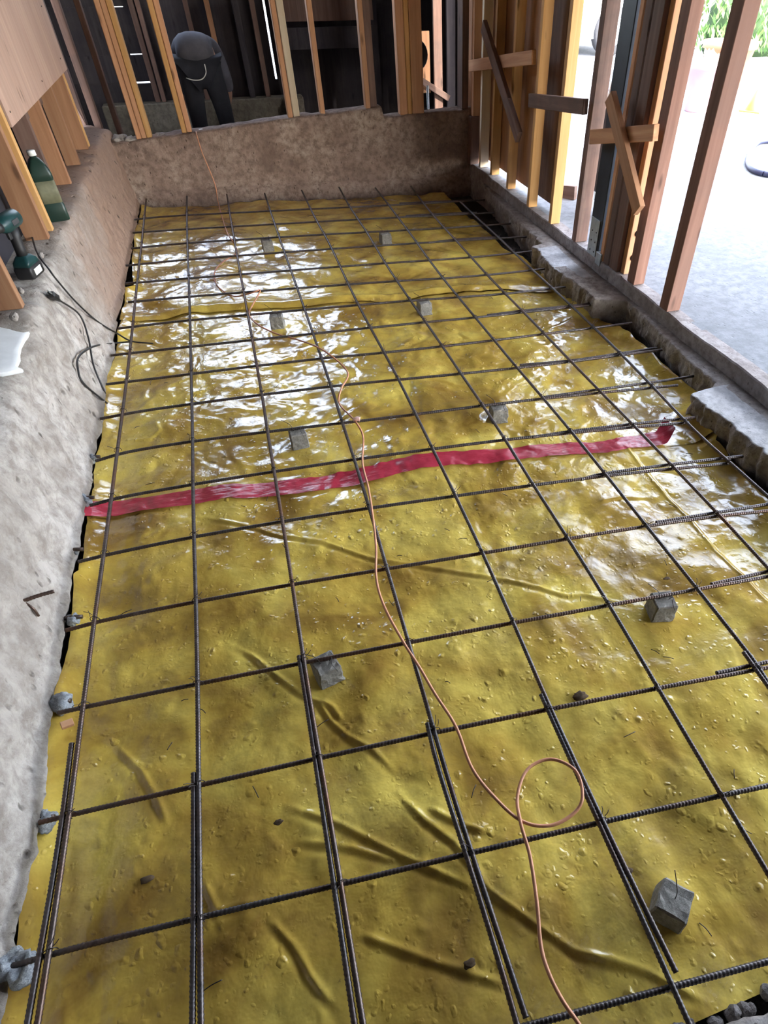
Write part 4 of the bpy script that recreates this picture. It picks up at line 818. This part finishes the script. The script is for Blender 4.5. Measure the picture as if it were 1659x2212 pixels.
rstud(5.52, 5.56, 'pale stud second from the back corner on the right wall', M_PALE, 2.755, 2.83)
rstud(5.68, 5.74, 'pinkish stud in the back right corner', M_STUD, 2.735, 2.80)
tag(boxobj('block', (2.712, 5.665, ZC - .02), (2.79, 5.745, .46), M_OLD), 'grey brown block under the corner stud, against the back wall', 'block')
def plate(name, a, b, h, label, mat, x=2.709): return tag(beam(name, (x, *a), (x, *b), .032, h, mat, (1, 0, 0)), label, 'board', 'boards nailed across the right studs')
plate('nailed_block', (5.70, .795), (4.42, .975), .075, 'light horizontal board across the far right studs', M_STUD, 2.712)
plate('diagonal_brace', (5.30, 1.07), (4.50, .525), .085, 'grey diagonal brace across the far right studs', M_OLD, 2.676)
plate('nailed_block', (4.40, .752), (3.60, .835), .075, 'dark horizontal board across the middle right studs', M_OLD, 2.70)
plate('nailed_block', (3.48, .712), (2.84, .845), .07, 'horizontal board across the near right stud cluster', M_STUD, 2.70)
plate('diagonal_brace', (3.27, .93), (2.80, .515), .075, 'pinkish diagonal brace across the near right stud cluster', M_STUD, 2.664)
# ================================================================== OUTSIDE
for y0, y1, mat, lab in ((4.10, 4.62, M_OLD, 'grey brown sheathing panel behind the golden studs, beside the folded chair'), (4.63, 6.15, M_STUD, 'orange sheathing panel behind the studs near the back right corner')):
    tag(boxobj('sheathing_panel', (2.842, y0, .16), (2.856, y1, 2.49), mat), lab, 'panel', 'sheathing panels outside the right studs')
tag(beam('pale_board', (3.12, 3.98, ZC), (3.16, 4.00, 1.5), .02, .11, M_PALE, (1, 0, 0)), 'pale board standing outside next to the folded chair', 'board')
# folded chair leaning outside
e = empty('folding_chair', (3.16, 4.15, ZC)); tag(e, 'folded charcoal chair with a pale tube frame outside the right studs', 'chair')
for dy in (-.20, .22):
    link('frame_tube', tube_mesh('frame_tube', [(catmull([(0, dy, .01), (.05, dy * .98, .3), (.10, dy * .95, .62), (.14, dy * .8, .92)], 6), .011)], 8), M_TUBE, e)
    link('leg', tube_mesh('leg', [(catmull([(.10, dy * .85, .01), (.07, dy * .85, .3), (.06, dy * .85, .66)], 5), .010)], 8), M_TUBE, e)
link('top_rail', tube_mesh('top_rail', [(catmull([(.14, -.16, .92), (.15, 0, .95), (.14, .18, .92)], 6), .011)], 8), M_TUBE, e)
bm = bmesh.new(); box(bm, (.075, .01, .47), (.012, .38, .50), Matrix.Rotation(.16, 3, 'Y'), bev=.005); link('fabric_back', bm_mesh('fabric_back', bm), M_FABRIC, e)
bm = bmesh.new(); box(bm, (.06, .01, .24), (.03, .36, .30), Matrix.Rotation(.1, 3, 'Y'), bev=.01); link('fabric_seat', bm_mesh('fabric_seat', bm), M_FABRIC, e)
tag(tilted('timber_offcut', (3.0, 4.66, .135), (3.14, 4.43, .16), .09, .04, M_OLD, 'brown offcut lying on the driveway by the golden studs', 'board', (0, 0, 1)), 'brown offcut lying on the driveway by the golden studs', 'board')
# parked car
e = empty('car', (6.1, 12.9, .112), .0); tag(e, 'white car parked on the driveway seen between the right studs', 'car')
secs = []
prof = [(-2.15, .42, .72), (-2.1, .30, .86), (-1.6, .24, .95), (-1.15, .24, 1.0), (-.65, .24, 1.42), (.0, .24, 1.50), (1.1, .24, 1.47), (1.75, .24, 1.05), (2.05, .3, .95), (2.15, .45, .75)]
V = []
for x, z0, z1 in prof:
    for (u, v) in ((-.86, 0), (-.9, .35), (-.88, .6), (-.70, .96), (-.5, 1.0), (.5, 1.0), (.70, .96), (.88, .6), (.9, .35), (.86, 0)): V.append((x, u, z0 + (z1 - z0) * v))
me = npmesh('body', V, grid_faces(len(prof), 10, True)); bm = bmesh.new(); bm.from_mesh(me); bmesh.ops.holes_fill(bm, edges=[q for q in bm.edges if q.is_boundary], sides=20); bmesh.ops.recalc_face_normals(bm, faces=bm.faces); bm.to_mesh(me); bm.free()
link('body', me, M_CARP, e)
boxobj('side_window', (-.55, -.80, 1.02), (1.2, -.74, 1.38), M_GLASS, e, .01)
for x in (-1.32, 1.32):
    for s_ in (-1, 1):
        w = lathe('wheel', [(0, -.10), (.20, -.10), (.24, -.09), (.31, -.10), (.335, -.07), (.335, .07), (.31, .10), (0, .10)], 32, M_TYRE, e); w.location = (x, s_ * .82, .335); w.rotation_euler = (math.radians(90), 0, 0)
        q_ = lathe('rim', [(0, .03), (.06, .035), (.19, .02), (.205, .012), (.205, 0), (0, 0)], 32, M_CHROME, w); q_.location = (0, 0, .10 if s_ < 0 else -.132)
# planter bin and pots
tag(boxobj('storage_bin', (5.72, 8.55, .113), (6.25, 8.95, .34), plain('blue_grey_plastic', (.33, .38, .46), .5), bev=.02), 'blue grey low bin on the driveway seen between the right studs', 'bin')
def pot(name, x, y, r, h, mat, label, soil=True):
    e = empty(name, (x, y, .112)); tag(e, label, 'flower pot', 'flower pots by the hedge')
    lathe('pot', [(0, 0), (r * .68, 0), (r * .70, .01), (r * .95, h * .86), (r * 1.04, h * .86), (r * 1.04, h), (r * .93, h), (r * .9, h * .88), (0, h * .88)], 32, mat, e)
    return e
p = pot('flower_pot', 6.08, 7.22, .235, .46, M_POT, 'pink flower pot on the driveway between the two nearest right studs')
bm = bmesh.new()
for k in range(26):
    a = k * 2.4; r = .03 + .012 * (k % 8); z = .40 + .02 * (k % 4)
    v = [bm.verts.new((r * math.cos(a), r * math.sin(a), z)), bm.verts.new((r * 1.7 * math.cos(a + .25), r * 1.7 * math.sin(a + .25), z + .07)), bm.verts.new((r * 2.0 * math.cos(a), r * 2.0 * math.sin(a), z + .10)), bm.verts.new((r * 1.7 * math.cos(a - .25), r * 1.7 * math.sin(a - .25), z + .07))]; bm.faces.new(v)
link('dry_leaves', bm_mesh('dry_leaves', bm), plain('dry_leaf', (.5, .45, .36), .8), p)
pot('flower_pot', 7.15, 8.35, .33, .52, M_TERRA, 'terracotta pot wider at the rim, behind the pink pot')
# hedge
me_l = None
bm = bmesh.new(); hr = random.Random(9)
for k in range(5200):
    x = hr.uniform(8.75, 16); y = 11.4 + hr.gauss(0, .35) + (x - 9) * -.12; z = .12 + abs(hr.betavariate(1.3, 1.5)) * 1.02; a = hr.uniform(0, 6.28); b = hr.uniform(-.9, .9); l = hr.uniform(.09, .20)
    d = Vector((math.cos(a) * .6, math.sin(a) * .6, .9 + b * .4)).normalized() * l; s_ = Vector((-math.sin(a), math.cos(a), b * .3)) * l * .16
    p = Vector((x, y, z)); v = [bm.verts.new(p), bm.verts.new(p + d * .5 + s_), bm.verts.new(p + d), bm.verts.new(p + d * .5 - s_)]; bm.faces.new(v)
e = empty('hedge', (9, 11.4, .112)); tag(e, 'green leafy hedge along the far edge of the driveway', 'hedge')
o = link('foliage', bm_mesh('foliage', bm), M_LEAF, e); o.matrix_parent_inverse = Matrix.Translation((-9, -11.4, -.112))
bm = bmesh.new(); box(bm, (3.6, -.35, .38), (7.2, .5, .76), Matrix.Rotation(-.12, 3, 'Z'), bev=.08); link('core', bm_mesh('core', bm), plain('dark_hedge_core', (.03, .06, .02), .9), e)
# hose loop lying on the driveway at the right edge
P = [(4.60, 4.15), (4.80, 4.28), (4.93, 4.50), (4.99, 4.75), (5.10, 4.98), (5.28, 5.22), (5.48, 5.42), (5.66, 5.50), (5.90, 5.42), (6.0, 5.2), (5.9, 4.9), (5.6, 4.6), (5.3, 4.38), (4.95, 4.22), (4.6, 4.15)]
P = [(4.945, 4.56), (4.93, 4.64), (4.96, 4.76), (5.06, 4.93), (5.20, 5.10), (5.36, 5.28), (5.53, 5.45), (5.68, 5.56), (5.83, 5.55), (6.05, 5.40), (6.12, 5.2), (6.0, 4.95), (5.75, 4.72), (5.45, 4.54), (5.2, 4.46), (5.02, 4.48), (4.945, 4.56)]
o = link('garden_hose', tube_mesh('garden_hose', [(catmull([(x, y, .134) for x, y in P], 8), .021)], 10), plain('navy_hose_rubber', (.025, .03, .07), .5)); tag(o, 'dark hose loop lying on the driveway at the right edge', 'hose')
# orange cone lying over, with a stick
e = empty('traffic_cone', (6.68, 7.02, .112), .6); tag(e, 'small orange cone on the sunlit driveway at the right edge', 'traffic cone')
lathe('cone', [(.0, .20), (.018, .20), (.085, .015), (.085, .012), (0, .012)], 24, M_CONE, e)
bm = bmesh.new(); box(bm, (0, 0, .007), (.24, .24, .013), bev=.003); link('base', bm_mesh('base', bm), M_CONE, e)
tag(beam('stick', (6.05, 6.62, .125), (6.55, 7.15, .22), .06, .03, M_OLD, (0, 0, 1)), 'brown stick lying on the driveway beside the orange cone', 'stick')
# rubble at the front edge
rk = random.Random(21)
for k in range(16):
    x = rk.uniform(1.16, 1.5); y = -.178 + rk.uniform(-.006, .016); s = rk.uniform(.007, .017)
    bm = bmesh.new(); bmesh.ops.create_icosphere(bm, subdivisions=2, radius=s)
    for v in bm.verts: v.co *= 1 + .4 * float(vnoise(np.array(v.co.x * 90 + k * 5), np.array(v.co.y * 90 + v.co.z * 60), 13))
    o = link('rubble', bm_mesh('rubble', bm, False), M_ROCK); o.location = (x, y, -.10 + s * .6); o.rotation_euler = (k, k * 2, k * 3); tag(o, 'bit of grey rubble in the gap at the cut slab edge, bottom right', 'rubble', 'rubble bits at the bottom right edge')
# ================================================================== WORKER
def skin_obj(name, verts, edges, mat, parent, levels=2, root=0):
    me = bpy.data.meshes.new(name); me.from_pydata([v[:3] for v in verts], edges, [])
    o = bpy.data.objects.new(name, me); COL.objects.link(o)
    md = o.modifiers.new('skin', 'SKIN'); sk = me.skin_vertices[0].data
    for s_, v in zip(sk, verts):
        r = v[3]; s_.radius = (r, r) if isinstance(r, (int, float)) else r; s_.use_root = False
    sk[root].use_root = True
    sb = o.modifiers.new('sub', 'SUBSURF'); sb.levels = levels; sb.render_levels = levels
    dg = bpy.context.evaluated_depsgraph_get(); m2 = bpy.data.meshes.new_from_object(o.evaluated_get(dg)); o.modifiers.clear(); o.data = m2
    for p in m2.polygons: p.use_smooth = True
    m2.materials.clear(); m2.materials.append(mat); o.parent = parent
    return o
e = empty('person', (0.61, 7.05, -.10)); tag(e, 'person bending forward in dark work clothes behind the back wall studs', 'person')
# local coordinates: x right, y away from the camera, z up from the floor
J = dict(pel=(0, -.02, .88), bel=(-.005, .13, .93), che=(-.01, .30, .90), nec=(-.01, .44, .80), hd0=(-.01, .50, .73), hd1=(-.01, .545, .64), hd2=(-.01, .555, .58),
         sl=(-.17, .38, .84), el=(-.21, .45, .56), wl=(-.14, .52, .33), sr=(.16, .38, .84), er=(.21, .43, .56), wr=(.12, .52, .33),
         hl=(-.095, -.02, .84), kl=(-.115, .05, .47), al=(-.12, -.03, .09), tl=(-.125, .11, .03), hr=(.095, -.02, .84), kr=(.125, .06, .47), ar=(.135, -.02, .09), tr=(.145, .12, .03))
BV = []; BE = []; idx = {}
def bv(n, p, r, prev=None):
    idx[n] = len(BV); BV.append((*p, r))
    if prev: BE.append((idx[prev], idx[n]))
bv('pel', J['pel'], .13)
for n, r, p in (('bel', .125, 'pel'), ('che', .135, 'bel'), ('nec', .055, 'che'), ('hd0', .06, 'nec'), ('hd1', .088, 'hd0'), ('hd2', .075, 'hd1'),
                ('sl', .062, 'che'), ('el', .042, 'sl'), ('wl', .027, 'el'), ('sr', .062, 'che'), ('er', .042, 'sr'), ('wr', .027, 'er'),
                ('hl', .088, 'pel'), ('kl', .058, 'hl'), ('al', .038, 'kl'), ('tl', .035, 'al'), ('hr', .088, 'pel'), ('kr', .058, 'hr'), ('ar', .038, 'kr'), ('tr', .035, 'ar')): bv(n, J[n], r, p)
for s_, w in ((-1, 'wl'), (1, 'wr')):
    wx, wy, wz = J[w]; pn = 'palm' + w; bv(pn, (wx, wy + .035, wz - .05), (.036, .018), w)
    for k, (dx, ln) in enumerate(((-.027, .072), (-.009, .082), (.009, .078), (.027, .062))):
        a_ = 'k%d%s' % (k, w); bv(a_, (wx + dx, wy + .055, wz - .088), .0095, pn); bv(a_ + 'm', (wx + dx * 1.1, wy + .055 + ln * .3, wz - .088 - ln * .5), .009, a_); bv(a_ + 't', (wx + dx * 1.05, wy + .045 + ln * .3, wz - .088 - ln), .0075, a_ + 'm')
    bv('th' + w, (wx - s_ * .036, wy + .04, wz - .05), .011, pn); bv('tt' + w, (wx - s_ * .05, wy + .06, wz - .088), .009, 'th' + w)
body = skin_obj('body', BV, BE, M_SKIN, e)
# face: nose, ears, eyes are part of the body mesh region, added as small shaped pieces on the head
bm = bmesh.new(); bm.from_mesh(body.data)
for (p, r, sc) in (((-.01, .635, .612), .014, (1, 1.2, 1.6)), ((-.097, .545, .63), .022, (.4, .9, 1.3)), ((.077, .545, .63), .022, (.4, .9, 1.3))):
    bmesh.ops.create_uvsphere(bm, u_segments=10, v_segments=8, radius=r, matrix=Matrix.Translation(p) @ Matrix.Diagonal((*sc, 1)))
for f in bm.faces: f.smooth = True
bm.to_mesh(body.data); bm.free()
skin_obj('hair', [(-.01, .50, .72, .085), (-.01, .52, .66, .096), (-.01, .53, .60, .080)], [(0, 1), (1, 2)], M_HAIR, e)
TV = [(0, -.02, .86, .150), (-.085, -.02, .80, .115), (-.108, .02, .60, .096), (-.117, .05, .45, .080), (-.12, -.01, .20, .072), (-.12, -.03, .08, .070), (.085, -.02, .80, .115), (.115, .02, .60, .096), (.127, .06, .45, .080), (.133, 0, .20, .072), (.135, -.02, .08, .070)]
skin_obj('trousers', TV, [(0, 1), (1, 2), (2, 3), (3, 4), (4, 5), (0, 6), (6, 7), (7, 8), (8, 9), (9, 10)], M_TROUSER, e)
SV = [(-.005, -.06, .80, (.185, .16)), (-.01, .0, .925, (.175, .15)), (-.01, .10, .955, (.165, .125)), (-.01, .28, .93, (.17, .13)), (-.01, .40, .85, .085), (-.175, .37, .85, .082), (-.205, .43, .66, .068), (-.21, .45, .55, .060), (.165, .37, .85, .082), (.205, .42, .66, .068), (.21, .43, .55, .060)]
skin_obj('shirt', SV, [(0, 1), (1, 2), (2, 3), (3, 4), (3, 5), (5, 6), (6, 7), (3, 8), (8, 9), (9, 10)], M_SHIRT, e)
bm = bmesh.new(); pts = catmull([(-.13, -.205, .76), (-.07, -.225, .745), (0, -.232, .75), (.045, -.225, .79), (.05, -.215, .85)], 5)
link('waist_cord', tube_mesh('waist_cord', [(pts, .004)], 6), M_WHITE, e)
for s_, a_ in ((-1, (-.12, -.03)), (1, (.135, -.02))):
    b_ = rr_loft('boot', [(.048, .135, .045, 0, 0), (.050, .138, .047, .03, 0), (.046, .12, .044, .06, 0), (.044, .06, .042, .10, 0), (.046, .058, .044, .16, 0)], M_LEATHER, e); b_.location = (a_[0], a_[1] + .05, .0)
